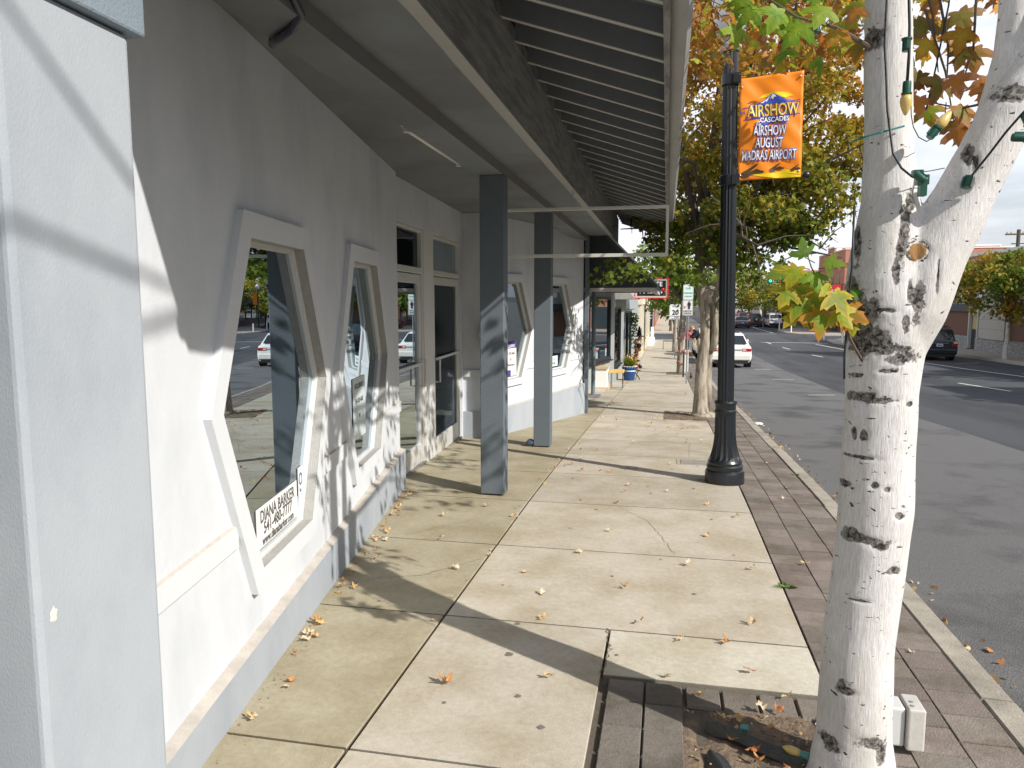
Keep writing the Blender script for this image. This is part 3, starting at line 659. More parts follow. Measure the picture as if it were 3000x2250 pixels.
def crown(clusters,r,size,pal,mode='star',droop=.5):
    b=MB(); b.leafy=True
    for (c,rad,n) in clusters: blob_leaves(b,c,rad,n,size,pal,r,mode,droop)
    return b
# ---- tree 2 : double-stemmed street maple with the big olive crown
r=random.Random(21)
T2=thing('street_tree','double-stemmed pale barked maple with the big olive and orange crown just past the lamp post','tree',(.66,13.8,-.40))
g=-.41
b=MB()
b.tube([(.66,13.8,g-.05),(.655,13.8,g+.10),(.64,13.8,g+.45),(.655,13.8,g+1.0),(.70,13.8,g+1.35),(.68,13.8,g+1.8),(.64,13.8,g+2.15),(.55,13.8,g+2.6)],[.21,.15,.112,.105,.09,.08,.09,.09],16)
b.tube([(.74,13.86,g+.1),(.765,13.85,g+.6),(.77,13.85,g+1.05),(.835,13.88,g+1.5),(.83,13.86,g+1.9),(.86,13.82,g+2.3),(1.0,13.85,g+2.9),(1.25,13.9,g+3.8)],[.11,.072,.064,.062,.06,.07,.09,.06],14)
b.tube([(.83,13.78,g+1.2),(.875,13.78,g+1.45),(.88,13.80,g+1.75),(.85,13.82,g+2.1)],[.05,.075,.07,.05],10)
b.ball((.77,13.8,g+2.2),.17,8); b.ball((.71,13.8,g+.02),.25,8,.35)
ob=b.build('trunk',bark_g,T2,smooth=True)
limbs=[]
for k in range(26):
    a=r.uniform(0,6.28); e=Vector((1.05+math.cos(a)*r.uniform(1.2,2.5),14+math.sin(a)*r.uniform(1,2.6),r.uniform(2.3,6.2))); s_=Vector((.6 if k%2 else 1.0,13.85,g+2.6+r.random()*1.2)); limbs.append((s_,e,.055))
b=limb_tree([(.55,13.8,g+2.5),(.62,13.8,3.4),(.8,13.9,5),(.9,13.9,6.8)],[.10,.08,.06,.02],limbs,r)
b.tube([(1.1,13.9,g+3.5),(1.5,13.9,4.2),(1.9,14,5.6)],[.06,.05,.02],7)
b.build('limbs',bark_d,T2)
def pal2(r,p):
    t=max(0,min(1,(p[2]-2.0)/3.6))+r.uniform(-.25,.25)+.16*noise.noise(Vector(p)*1.3)
    t-=.08
    if t<.22: c=mixc(DGREEN,mixc(LIME,OLIVE,.55),r.random()*.8)
    elif t<.62: c=mixc(OLIVE,YEL,r.random()*.6)
    elif t<.85: c=mixc(mixc(OLIVE,YEL,.45),ORG,r.random()*.6)
    else: c=mixc(mixc(BROWN,YEL,.4),ORG,r.random())
    return c
cl=[]
for k in range(125):
    d=rdir(r); q=Vector((1.08+d.x*2.15*r.random()**.4,14.0+d.y*2.3*r.random()**.4,4.6+d.z*2.6*r.random()**.4))
    low=2.0+max(0,(q.x-1.1))*.62+max(0,(-.4-q.x))*.5
    q.z=max(q.z,low+.35)
    cl.append((q,(r.uniform(.3,.55),r.uniform(.3,.55),r.uniform(.25,.4)),r.randint(200,290)))
for (x,y,z,n) in ((-.75,12.6,2.25,60),(-.45,12.2,2.15,70),(-.95,12.4,2.1,50),(-.15,12.6,2.25,90),(.15,12.7,2.3,110),(.45,12.8,2.1,110),(2.6,13.6,3.1,120),(3.0,13.6,3.5,110),(2.3,13.5,2.95,180),(2.7,13.5,3.3,160),(3.2,13.7,3.9,220),(1.9,13.6,2.75,150),(1.4,13.4,2.15,90),(3.15,13.8,4.3,110),(2.9,13.7,3.15,40),(2.5,13.6,2.75,40),(1.3,13.3,2.05,60),(1.7,13.5,2.35,60),(2.9,13.6,4.6,240),(3.1,13.6,5.1,240),(3.0,13.6,5.7,240),(2.6,13.2,5.2,240),(3.3,13.9,4.6,150)):
    cl.append(((x,y,z),(.35,.35,.17),n))
b=crown(cl,r,.078,pal2); b.build('crown',leafc,T2)
def simple_tree(label,x,y,th,tr,cz,crad,nc,nl,size,pal,seed,bark,group=None,lean=0,mode='star',name='street_tree'):
    r=random.Random(seed); z=zg(y); T=thing(name,label,'tree',(x,y,z),group=group); n=9
    pts=[(x,y,z-.05),(x,y,z+.1)]+[(x+lean*k/5+r.uniform(-.03,.03),y,z+th*k/5) for k in range(1,6)]
    b=MB(); b.tube(pts,[tr*1.5,tr*1.15]+[tr*(1-.09*k) for k in range(1,6)],10); b.build('trunk',bark,T,smooth=True)
    top=Vector(pts[-1]); limbs=[]
    for k in range(9):
        a=k*.7+r.random(); e=Vector((x+math.cos(a)*crad[0]*.8,y+math.sin(a)*crad[1]*.8,z+cz+r.uniform(-.3,.8)*crad[2])); limbs.append((top-Vector((0,0,r.random()*.3*th)),e,tr*.45))
    b=limb_tree([top,(x,y,z+cz+crad[2]*.6)],[tr*.6,tr*.15],limbs,r,7); b.build('limbs',bark_d,T)
    cl=[]
    for k in range(nc):
        d=rdir(r); f=r.random()**.35; q=Vector((x+d.x*crad[0]*f,y+d.y*crad[1]*f,z+cz+d.z*crad[2]*f)); s_=min(crad)*.33
        cl.append((q,(s_*r.uniform(.7,1.2),s_*r.uniform(.7,1.2),s_*r.uniform(.5,.9)),int(nl*r.uniform(.6,1.3))))
    b=crown(cl,r,size,pal,mode); b.build('crown',leafc,T); return T
def pal_dg(r,p): return mixc(DGREEN,LIME,r.random()**1.5*.8)
def pal_ol(r,p):
    t=noise.noise(Vector(p)*.7)+r.uniform(-.3,.3); return mixc((.10,.15,.025),YEL,max(0,min(1,.35+t)))
def pal_yl(r,p):
    t=noise.noise(Vector(p)*.9)+r.uniform(-.3,.4); return mixc((.13,.22,.03),(.5,.30,.03),max(0,min(1,.40+t*1.1)))
simple_tree('dark trunked street tree with a green crown right behind the care sign',.60,28,3.0,.16,3.7,(1.9,2.2,1.5),40,70,.13,pal_dg,31,bark_g)
simple_tree('green street tree by the kerb next to the speed limit sign',.55,45,2.6,.15,3.5,(1.9,2.2,1.5),30,50,.16,pal_dg,32,bark_g)
simple_tree('far green street tree beyond the crossing on the left pavement',.5,84,2.6,.15,3.6,(2.2,2.2,1.6),26,45,.24,pal_dg,33,bark_d,mode='hex')
simple_tree('farthest green street tree on the left pavement',.5,104,2.6,.15,3.6,(2.2,2.2,1.6),26,45,.24,pal_dg,34,bark_d,mode='hex')
simple_tree('yellowing street tree with a dark trunk behind the parked black wagon',14.9,45.5,2.0,.16,4.0,(2.2,1.9,1.75),70,75,.15,pal_yl,35,bark_d)
simple_tree('young street tree with a whitewashed trunk before the stone building',16.95,42,2.4,.12,3.75,(2.1,1.8,1.75),64,75,.15,pal_yl,36,bark_w)
simple_tree('yellow-green street tree at the right edge beside the stone building',20.5,42.5,2.4,.12,4.0,(2.0,1.8,1.7),50,70,.16,pal_yl,37,bark_w)
for k,(x,y,h,rx,rz_,pl,lb) in enumerate(((15.2,104,4.2,3.2,2.7,pal_ol,'big olive street tree over the white van'),(12.3,118,4.4,2.6,2.7,pal_ol,'olive tree left of the white van beyond the crossing'),(18.5,97,3.6,2.2,2.0,pal_dg,'dark green tree beside the red brick corner building'),(15.8,128,5.0,3.2,2.8,pal_dg,'tall dark tree behind the white van'),(9.5,150,3.8,1.6,2.4,pal_dg,'slim bright green tree far down the street'),(19.5,112,4.3,2.6,2.6,pal_ol,'olive tree beside the brick building roof'))):
    simple_tree(lb,x,y,2.3,.2,h,(rx,3,rz_),46,60,.26,pl,50+k,bark_d,mode='hex')
# distant tree clumps at the foot of the hill
b=MB(); b.leafy=True; r=random.Random(77)
for k in range(160):
    x=r.uniform(-60,420); y=r.uniform(420,900); s_=r.uniform(3,7); blob_leaves(b,(x,y,-1.5+s_*.5),(s_*1.2,s_,s_*.6),26,s_*.6,lambda r,p:mixc((.10,.14,.08),(.16,.18,.10),r.random()),r,'hex')
o=b.build('distant_trees',leafc); tag(o,'hazy mass of trees at the foot of the dry hills','trees',kind='stuff')
# ------------------------------------------------------------------ THE WHITE-BARKED TREE IN FRONT
T1=thing('white_barked_tree','large forked tree with whitewashed scarred bark, maple leaves and a light string in the foreground','tree',(.72,2.75,-.03))
def bark_mat():
    m=bpy.data.materials.new('whitewashed_bark'); m.use_nodes=True; t=m.node_tree; n=t.nodes; k=t.links; b=n['Principled BSDF']; b.inputs['Roughness'].default_value=.85; b.inputs['Specular IOR Level'].default_value=.2
    tc=n.new('ShaderNodeTexCoord')
    def noi(sc,st,det=6,rough=.65,dist=0):
        mp=n.new('ShaderNodeMapping'); mp.inputs['Scale'].default_value=st; k.new(tc.outputs['Object'],mp.inputs['Vector']); q=n.new('ShaderNodeTexNoise'); q.inputs['Scale'].default_value=sc; q.inputs['Detail'].default_value=det; q.inputs['Roughness'].default_value=rough; q.inputs['Distortion'].default_value=dist; k.new(mp.outputs['Vector'],q.inputs['Vector']); return q.outputs['Fac']
    def rng(s,a,c,to=(0,1)):
        r=n.new('ShaderNodeMapRange'); r.inputs['From Min'].default_value=a; r.inputs['From Max'].default_value=c; r.inputs['To Min'].default_value=to[0]; r.inputs['To Max'].default_value=to[1]; k.new(s,r.inputs['Value']); return r.outputs['Result']
    def mixn(f,a,c):
        x=n.new('ShaderNodeMix'); x.data_type='RGBA'; k.new(f,x.inputs['Factor'])
        for s_,v in (('A',a),('B',c)):
            if isinstance(v,tuple): x.inputs[s_].default_value=(*v,1)
            else: k.new(v,x.inputs[s_])
        return x.outputs['Result']
    fine=noi(60,(3,3,.35),5,.7); base=mixn(rng(fine,.38,.66),(.56,.545,.54),(.75,.745,.75))
    patch=noi(5,(1,1,.6),4,.6); base=mixn(rng(patch,.50,.70,(0,.75)),base,(.52,.50,.46))
    lent=noi(24,(1,1,2.6),3,.55,.4); lm=rng(lent,.655,.69); base=mixn(lm,base,(.07,.06,.055))
    hair=noi(42,(1,1,9),3,.6,.6); base=mixn(rng(hair,.70,.74,(0,.7)),base,(.10,.085,.07))
    a=n.new('ShaderNodeAttribute'); a.attribute_name='Col'; sep=n.new('ShaderNodeSeparateColor'); k.new(a.outputs['Color'],sep.inputs[0])
    rough=noi(55,(1,1,1),5,.7,.6)
    ad=n.new('ShaderNodeMath'); ad.operation='MULTIPLY_ADD'; k.new(rough,ad.inputs[0]); ad.inputs[1].default_value=.9; k.new(sep.outputs[0],ad.inputs[2])
    sc=rng(ad.outputs[0],.82,.98); darkc=mixn(rng(rough,.42,.62),(.03,.027,.025),(.30,.285,.27)); base=mixn(sc,base,darkc)
    base=mixn(rng(sep.outputs[1],.3,.7),base,(.30,.17,.07))
    k.new(base,b.inputs['Base Color'])
    u=n.new('ShaderNodeBump'); u.inputs['Strength'].default_value=.55; u.inputs['Distance'].default_value=.006
    su=n.new('ShaderNodeMath'); su.operation='MULTIPLY_ADD'; k.new(sc,su.inputs[0]); su.inputs[1].default_value=-.8; k.new(fine,su.inputs[2])
    s2=n.new('ShaderNodeMath'); s2.operation='MULTIPLY_ADD'; k.new(lm,s2.inputs[0]); s2.inputs[1].default_value=-.5; k.new(su.outputs[0],s2.inputs[2]); k.new(s2.outputs[0],u.inputs['Height']); k.new(u.outputs['Normal'],b.inputs['Normal']); return m
SC=[(.635,1.625,.052,.10),(.66,1.555,.07,.05),(.701,1.532,.084,.023),(.759,1.502,.058,.02),(.795,1.69,.018,.072),(.77,1.73,.010,.04),(.752,1.94,.016,.075),(.738,1.86,.015,.06),(.725,1.80,.014,.05),(.765,2.0,.016,.04),(.62,1.914,.009,.117),(.596,1.43,.010,.067),(.605,1.72,.02,.06),(.64,2.539,.034,.040),(1.03,2.325,.042,.03),(.925,2.15,.013,.042),(.94,2.12,.010,.03),(.824,2.059,.012,.017),(.85,1.77,.006,.055),(.62,1.06,.018,.014),(.673,1.361,.092,.011),(.66,1.37,.037,.019),(.652,1.162,.068,.006),(.674,.878,.078,.015),(.645,.885,.035,.026),(.72,.865,.03,.018),(.639,1.239,.006,.02),(.662,1.24,.012,.017),(.776,.779,.028,.014),(.676,.665,.035,.005),(.788,.969,.02,.012),(.644,.333,.032,.014),(.63,.345,.018,.02),(.728,.156,.06,.022),(.609,.123,.03,.03),(.77,.12,.02,.04),(.68,.03,.05,.02),(.74,1.061,.013,.01),(.70,1.07,.012,.012),(.80,1.35,.018,.010),(.72,1.46,.03,.008),(.64,1.44,.028,.009),(.60,.72,.006,.04),(.76,1.62,.012,.03),(.70,1.66,.05,.008)]
SQ=[]
def birch():
    b=MB()
    tr=[(.700,-.15),(.706,-.03),(.704,.12),(.702,.445),(.725,.75),(.737,.961),(.734,1.2),(.735,1.372),(.739,1.55),(.742,1.66),(.733,1.768),(.727,1.923),(.727,2.03),(.716,2.182),(.703,2.377),(.688,2.67),(.673,2.956),(.65,3.5),(.66,4.2)]
    rr=[.19,.150,.128,.120,.119,.122,.118,.116,.128,.138,.132,.108,.088,.078,.074,.070,.066,.055,.04]
    b.tube([(x,2.75,z) for x,z in tr],rr,30)
    lb=[(.765,1.50),(.80,1.66),(.865,1.86),(.94,2.02),(1.002,2.172),(1.052,2.301),(1.10,2.40),(1.14,2.48),(1.22,2.62),(1.35,2.95),(1.5,3.4)]
    b.tube([(x,2.75-.01*i,z) for i,(x,z) in enumerate(lb)],[.09,.118,.108,.092,.084,.078,.056,.055,.053,.05,.03],26)
    lb=[(1.02,2.24),(1.055,2.36),(1.075,2.48),(1.077,2.60),(1.068,2.80),(1.08,3.2),(1.12,3.9)]
    b.tube([(x,2.76,z) for x,z in lb],[.06,.062,.056,.053,.050,.045,.03],22)
    me=bpy.data.meshes.new('t'); me.from_pydata(b.v,[],b.f); o=bpy.data.objects.new('t',me); C.objects.link(o)
    m=o.modifiers.new('r','REMESH'); m.mode='VOXEL'; m.voxel_size=.0075; m2=o.modifiers.new('s','SMOOTH'); m2.factor=.6; m2.iterations=7
    dg=bpy.context.evaluated_depsgraph_get(); me2=bpy.data.meshes.new_from_object(o.evaluated_get(dg)); bpy.data.objects.remove(o)
    at=me2.color_attributes.new('Col','FLOAT_COLOR','POINT'); vals=[]
    nn=[v.normal.copy() for v in me2.vertices]
    for v,nv in zip(me2.vertices,nn):
        x,y,z=v.co; w=0; q=0
        f=max(0,min(1,(2.80-y)*12))
        wob=noise.noise(Vector((x*30,y*30,z*30)))*.5+noise.noise(Vector((x*90,y*90,z*90)))*.35
        if f>0:
            for sx,sz,a,c in SC:
                dx=(x-sx)/a; dz=(z-sz)/c
                if abs(dx)<2 and abs(dz)<2: w=max(w,1.12-math.sqrt(dx*dx+dz*dz)*.72+wob*.75)
            for sx,sz,a,c in SQ:
                d=max(abs(x-sx)/a,abs(z-sz)/c)
                if d<1.5: w=max(w,1-abs(d-.8)*4)
            d=math.hypot((x-.788)/.028,(z-1.849)/.030)
            if d<1.4: q=1 if d<1+wob*.3 else 0; w=max(w,(1-abs(d-1.12)*6) if d>1 else 0)
            w*=f
        # the back of the trunk carries scars too
        w2=noise.noise(Vector((x*7+5,y*7,z*9)))
        if y>2.80 and w2>.42: w=max(w,(w2-.42)*5)
        w=max(0,min(1,w)); vals+=[w,q,0,1]
        d=-.006*w*(1 if not q else 0)+.004*noise.noise(Vector((x*9,y*9,z*5)))+(.006*max(0,w)*max(0,wob)*2)
        if q: d=.004
        v.co=v.co+nv*d
    at.data.foreach_set('color',vals); me2.materials.clear(); me2.materials.append(bark_mat())
    for p in me2.polygons: p.use_smooth=True
    me2.name='trunk'; o=bpy.data.objects.new('trunk',me2); C.objects.link(o); o.parent=T1; o.matrix_parent_inverse=wm(T1).inverted()
birch()
r=random.Random(11)
tw=MB(); cr_=MB(); cr_.leafy=True
def ph(cin,cout): return lambda r,p:(cin,cout)
def palw(pairs):
    def f(r,p): a,c=r.choice(pairs); t=r.uniform(.8,1.2); return (tuple(v*t for v in a),tuple(v*t for v in c))
    return f
warm=palw([(ORG,RUST),(YEL,ORG),(OLIVE,ORG),(LIME,ORG),(BROWN,RUST),(ORG,BROWN),(OLIVE,BROWN),(LIME,YEL)])
greens=palw([(LIME,GREEN),(GREEN,LIME),(LIME,YEL),((.3,.42,.04),LIME)])
brownish=palw([(OLIVE,BROWN),(BROWN,RUST),(LIME,ORG),(YEL,ORG),(OLIVE,RUST),(ORG,(.5,.25,.15))])
# drooping spray beside the trunk
dr=[((.386,1.79),.062,(-.6,-.2),GREEN,OLIVE),((.442,1.835),.060,(-.1,.6),(.16,.24,.06),GREEN),((.50,1.815),.062,(.7,-.1),GREEN,OLIVE),((.415,1.80),.075,(-.35,-1),LIME,YEL),((.47,1.78),.060,(.15,-1),(.25,.42,.03),GREEN),((.395,1.73),.066,(-.5,-1),GREEN,YEL),((.45,1.745),.082,(-.35,-1),GREEN,YEL),((.50,1.74),.060,(.6,-.7),LIME,YEL),((.44,1.70),.078,(-.45,-1),GREEN,YEL),((.485,1.715),.098,(-.1,-1),GREEN,YEL),((.53,1.72),.085,(.5,-.9),(.2,.26,.03),YEL),((.43,1.66),.070,(-.6,-.7),GREEN,YEL),((.495,1.655),.085,(-.05,-1),GREEN,ORG),((.545,1.66),.070,(.55,-.7),LIME,YEL),((.60,1.64),.060,(.05,-1),GREEN,YEL),((.575,1.66),.075,(.7,-.35),OLIVE,ORG),((.60,1.72),.045,(.6,0),GREEN,DGREEN)]
for (x,z),s_,(tx,tz),ci,co in dr:
    y=2.62+r.uniform(-.05,.05); hero_leaf(cr_,(x,y,z),s_*1.05,(tx,r.uniform(-.3,.1),tz),(r.uniform(-.3,.3)+.15,-.75,r.uniform(.2,.8)),ci,co,r.random(),.3)
    tw.tube([(x,y,z),(x*.6+.53*.4,2.63,z*.6+1.76*.4+.01)],[.0012,.0018],4)
tw.tube([(.67,2.69,1.46),(.62,2.645,1.53),(.575,2.63,1.61),(.545,2.625,1.665),(.50,2.62,1.735),(.465,2.62,1.80),(.448,2.62,1.85)],[.0055,.0045,.0038,.0034,.0028,.0022,.0015],6)
# big fresh green leaves top left
for x,z in [(.28,2.66),(.34,2.61),(.367,2.66),(.414,2.59),(.455,2.63),(.502,2.55),(.542,2.61),(.588,2.55),(.41,2.56),(.475,2.53),(.568,2.65),(.235,2.69),(.30,2.72),(.38,2.74),(.46,2.72),(.53,2.73),(.25,2.76),(.6,2.72)]:
    y=2.7+r.uniform(-.15,.25); c=greens(r,None) if x<.5 else warm(r,None); hero_leaf(cr_,(x+r.uniform(-.03,.03),y,z),.075*r.uniform(.8,1.2),(r.uniform(-.7,.5),r.uniform(-.4,.2),-.8),(r.uniform(-.5,.5),-.5,.7),c[0],c[1],r.random(),.35)
tw.tube([(.66,2.72,2.5),(.52,2.7,2.58),(.40,2.7,2.62),(.26,2.7,2.72)],[.008,.006,.004,.002],6); tw.tube([(.66,2.72,2.9),(.5,2.8,2.9),(.2,2.9,2.95)],[.01,.007,.003],6)
# leaves between the forks on the right
for x,z in [(.904,2.511),(.967,2.46),(.942,2.40),(.985,2.34),(1.015,2.646),(.953,2.697),(1.074,2.70),(1.005,2.568),(.881,2.68),(1.10,2.50),(1.065,2.60),(.878,2.46),(.944,2.604),(1.0,2.72),(.90,2.60),(1.04,2.42),(.96,2.36),(1.02,2.38),(.86,2.40),(.93,2.46),(.85,2.52),(.98,2.30),(1.03,2.31),(1.2,2.36),(1.22,2.42)]:
    y=3.0+r.uniform(-.12,.12); c=brownish(r,None); hero_leaf(cr_,(x+r.uniform(-.02,.02),y,z),.078*r.uniform(.75,1.25),(r.uniform(-.6,.6),r.uniform(-.3,.3),-.9),(r.uniform(-.6,.6),-.6,.5),c[0],c[1],r.random(),.35)
for a,c in [((.86,2.95,2.7),(.99,3.0,2.33)),((.9,2.95,2.75),(.96,3,2.45)),((1.02,2.95,2.75),(1.0,3.0,2.42)),((1.03,2.85,2.35),(.90,3.0,2.40)),((.75,2.8,2.45),(.86,2.98,2.46)),((.80,2.9,2.9),(.93,3,2.5))]:
    tw.tube([a,((a[0]+c[0])/2+.02,(a[1]+c[1])/2,(a[2]+c[2])/2-.02),c],[.005,.004,.002],5)
# upper crown: branches that reach over the lamp post, and overhead
def sprig(a,c,n,rad,size,pal,spread=.5):
    a=Vector(a);c=Vector(c); m=(a+c)/2+Vector((0,0,.15)); tw.tube([a,a.lerp(m,.5),m,m.lerp(c,.6),c],[.022,.018,.013,.009,.004],6)
    for k in range(n):
        t=r.uniform(.35,1.05); q=m.lerp(c,t) if t>.0 else m; e=q+Vector((r.uniform(-1,1)*rad,r.uniform(-1,1)*rad,r.uniform(-.8,.5)*rad))
        tw.tube([q,(q+e)/2+Vector((0,0,.02)),e],[.005,.004,.002],4)
        blob_leaves(cr_,e,(spread*rad,spread*rad,spread*rad*.6),r.randint(5,9),size,pal,r,'hero',.8)
sprig((.66,2.8,3.2),(.25,6.3,4.05),30,.55,.072,warm); sprig((.66,2.8,3.3),(1.35,6.5,4.0),28,.55,.072,warm)
sprig((.66,2.8,3.4),(.75,6.9,4.05),24,.5,.072,warm); sprig((.66,2.8,3.1),(.05,5.2,3.85),12,.45,.070,warm); sprig((.7,2.8,3.3),(1.8,6.0,3.9),24,.55,.072,warm)
sprig((.9,6.0,4.1),(1.0,6.9,3.86),9,.26,.068,warm,.4); sprig((.66,2.8,3.2),(.75,4.6,3.75),6,.35,.07,warm)
sprig((1.2,2.75,3.0),(2.0,4.4,3.7),16,.5,.074,warm); sprig((.66,2.7,3.9),(.4,1.4,5.0),9,.4,.075,greens)
for pts_ in ([(.66,2.7,4.1),(1.6,1.2,5.0),(2.6,0.0,5.4),(3.0,-.7,5.77),(3.0,-1.15,6.17),(3.0,-1.7,6.7)],[(2.2,.5,5.2),(2.95,-.3,5.6),(3.0,-.7,5.53),(3.0,-1.15,5.65),(3.0,-1.8,5.8)]): tw.tube(pts_,[.028,.022,.016,.013,.010,.006][:len(pts_)],6)
sprig((3.0,-1.6,6.6),(3.2,-2.6,7.0),8,.5,.075,warm)
sprig((1.1,2.75,3.5),(1.6,2.5,4.2),8,.45,.075,warm); sprig((.66,2.75,4.0),(.4,3.2,4.8),12,.6,.075,warm); sprig((.66,2.8,2.9),(.30,3.3,3.1),7,.25,.07,greens)
tw.build('twigs',twigm,T1); cr_.build('leaves',leafm,T1)

# unseen maples added behind the viewpoint and opposite, to cut the sky's fill light
for k,(x,y,hh) in enumerate(((.6,-5.5,4.6),(.6,-13,4.6),(.6,-21,4.6),(17.2,29,4.6),(17.2,18,4.6),(17.2,7,4.6),(17.2,-4,4.6),(17.2,-15,4.6))):
    simple_tree(['broad added maple on the near pavement behind the viewpoint','second broad added maple on the near pavement behind the viewpoint','third broad added maple on the near pavement behind the viewpoint','green added maple across the street south of the black wagon','second added maple across the street going south','third added maple across the street going south','fourth added maple across the street going south','fifth added maple across the street going south'][k],x,y,2.6,.16,hh,(2.4,2.6,2.0),34,60,.24,pal_ol,80+k,bark_g,mode='hex')
# ------------------------------------------------------------------ LAMP POST AND BANNER
LP=thing('street_lamp','tall black fluted cast iron lamp post with a white globe','street lamp',(.612,7.6,-.125)); LP.rotation_euler=(0,R(-.95),0)
b=MB(); b.lathe([(.193,0),(.193,.10),(.185,.125),(.172,.135),(.178,.155),(.178,.175),(.165,.19),(.168,.215),(.158,.235)],0,0,48); b.build('base_ring',blackm,LP,smooth=True,world=False,autosm=30)
pr=[(.155,.235),(.142,.27),(.128,.32),(.115,.38),(.107,.45),(.102,.55),(.100,.66),(.101,.70)]
b=MB(); b.lathe(pr,0,0,32,flute=(.24,.69,.90)); b.build('fluted_pedestal',blackm,LP,smooth=False,world=False)
b=MB(); b.lathe([(.104,.70),(.108,.715),(.108,.73),(.100,.74),(.102,.79),(.108,.80),(.112,.81),(.108,.825),(.09,.83)],0,0,40); b.build('collar',blackm,LP,smooth=True,world=False,autosm=30)
b=MB(); b.lathe([(.080,.83),(.0755,2.5),(.071,4.18)],0,0,32,flute=(0,5,.90)); b.build('shaft',blackm,LP,world=False)
b=MB(); b.lathe([(.085,4.16),(.10,4.18),(.10,4.22),(.075,4.24),(.08,4.29),(.13,4.31),(.135,4.34),(.12,4.35)],0,0,32); b.build('globe_holder',mat('holder_grey',(.35,.36,.36),.4,.05),LP,smooth=True,world=False,autosm=30)
b=MB(); b.lathe([(.115,4.345),(.15,4.42),(.175,4.55),(.178,4.66),(.15,4.78),(.09,4.88),(.02,4.93)],0,0,32); b.build('globe',mat('globe_glass',(.82,.84,.84),.15,.02,4,trans=.3),LP,smooth=True,world=False)
for z in (2.97,3.90):
    b=MB(); b.lathe([(.080,z-.05),(.084,z-.045),(.084,z+.045),(.080,z+.05)],0,0,32); b.box(.02,.09,-.10,-.06,z-.045,z+.045); b.build('banner_clamp',blackm,LP,world=False)
    b=MB(); b.tube([(.07,-.02,z),(.64,-.02,z+.02)],.012,10); b.build('banner_arm',blackm,LP,world=False,smooth=True); b=MB(); b.ball((.70,-.02,z+.015),.036,8); b.build('arm_ball',blackm,LP,smooth=True,world=False)
BN=thing('banner','orange airshow banner with blue and yellow lettering hanging on the lamp post','banner',(.64,7.56,2.83))
orange=mat('banner_orange',(.86,.25,.012),.38,.05,5,coat=.1); byel=mat('banner_yellow',(.85,.62,.01),.4,.04); bblu=mat('banner_blue',(.03,.07,.42),.45,.04); bbrn=mat('banner_brown',(.06,.035,.01),.5,.1); bwht=mat('banner_white',(.82,.82,.84),.4,0); borl=mat('banner_salmon',(.85,.35,.14),.45,0)
def bp(u,v,o=0): # banner surface point, u 0..1, v 0..1 up
    x=.640+.572*u-.012*v; z=2.835+.94*v+.012*u*(1)+.028*u*v
    y=7.552+.012*math.sin(v*8+u*2)*(.3+.7*(1-u))+.007*math.sin(u*11+v*5)+.003*math.sin(v*31+u*19)-o
    return (x,y,z)
b=MB(); nu,nv=24,40; G=[[b.av(bp(i/nu,j/nv)) for i in range(nu+1)] for j in range(nv+1)]
for j in range(nv):
    for i in range(nu): b.face((G[j][i],G[j][i+1],G[j+1][i+1],G[j+1][i]))
o=b.build('cloth',orange,BN,smooth=True); m=o.modifiers.new('sol','SOLIDIFY'); m.thickness=.002; m.offset=1
def bpoly(name,pts,m,o):
    o_off=o; b=MB(); t=geometry.tessellate_polygon([[Vector((p[0],p[1],0)) for p in pts]]); ids=[b.av(bp(p[0],p[1],o)) for p in pts]
    for q in t: b.face([ids[i] for i in q])
    o=b.build(name,m,BN); bm=bmesh.new(); bm.from_mesh(o.data); bmesh.ops.subdivide_edges(bm,edges=bm.edges[:],cuts=5,use_grid_fill=True)
    for vv in bm.verts:
        v_=(vv.co.z-2.835)/.96; u_=(vv.co.x-.640+.012*v_)/.572; vv.co.y=bp(u_,v_,o_off)[1]
    bm.to_mesh(o.data); bm.free(); return o
bpoly('sun_shape',[(0.3,0.783),(0.38,0.818),(0.5,0.833),(0.62,0.828),(0.75,0.818),(0.86,0.783),(0.72,0.768),(0.6,0.793),(0.5,0.803),(0.4,0.793)],byel,.004)
bpoly('mountain',[(0.2,0.713),(0.32,0.748),(0.4,0.768),(0.47,0.803),(0.53,0.828),(0.6,0.798),(0.66,0.778),(0.73,0.753),(0.84,0.738),(0.86,0.728)],bblu,.0055)
bpoly('snow',[(0.33,0.74),(0.38,0.753),(0.43,0.768),(0.5,0.812),(0.47,0.783),(0.45,0.763),(0.43,0.748),(0.41,0.758),(0.38,0.738)],bwht,.007); bpoly('snow',[(0.52,0.82),(0.56,0.805),(0.58,0.783),(0.55,0.788),(0.53,0.763),(0.51,0.783),(0.49,0.768),(0.5,0.793)],bwht,.007)
bpoly('rule_line',[(0.05,0.703),(0.3,0.723),(0.62,0.736),(0.96,0.738),(0.96,0.731),(0.62,0.729),(0.3,0.716),(0.05,0.696)],bblu,.006)
bpoly('rule_line',[(0.08,0.593),(0.96,0.613),(0.96,0.604),(0.08,0.584)],bblu,.006)
rot90=(R(90),0,0)
def btext(s,u,v,size,sx,m1,m2,bold,name='lettering',shear=0,rz=0):
    x,y,z=bp(u,v); from mathutils import Euler
    q=Euler((R(90),-rz,0)).to_quaternion()
    a=text(name+'_outline',s,size,m2,(x,0,z),q,BN,sx=sx,ext=.0003,bold=bold,shear=shear); c=text(name,s,size,m1,(x,0,z),q,BN,sx=sx,ext=.0003,bold=.001,shear=shear)
    for o_,off in ((a,.010),(c,.0125)):
        for vv in o_.data.vertices:
            v_=(vv.co.z-2.835)/.96; u_=(vv.co.x-.640+.012*v_)/.572; vv.co.y=bp(u_,v_,off)[1]+vv.co.y*.5
btext('AIRSHOW',.535,.655,.158,.64,byel,bblu,.010,rz=R(1.5))
btext('THE',.05,.655,.032,.8,bblu,bblu,.001)
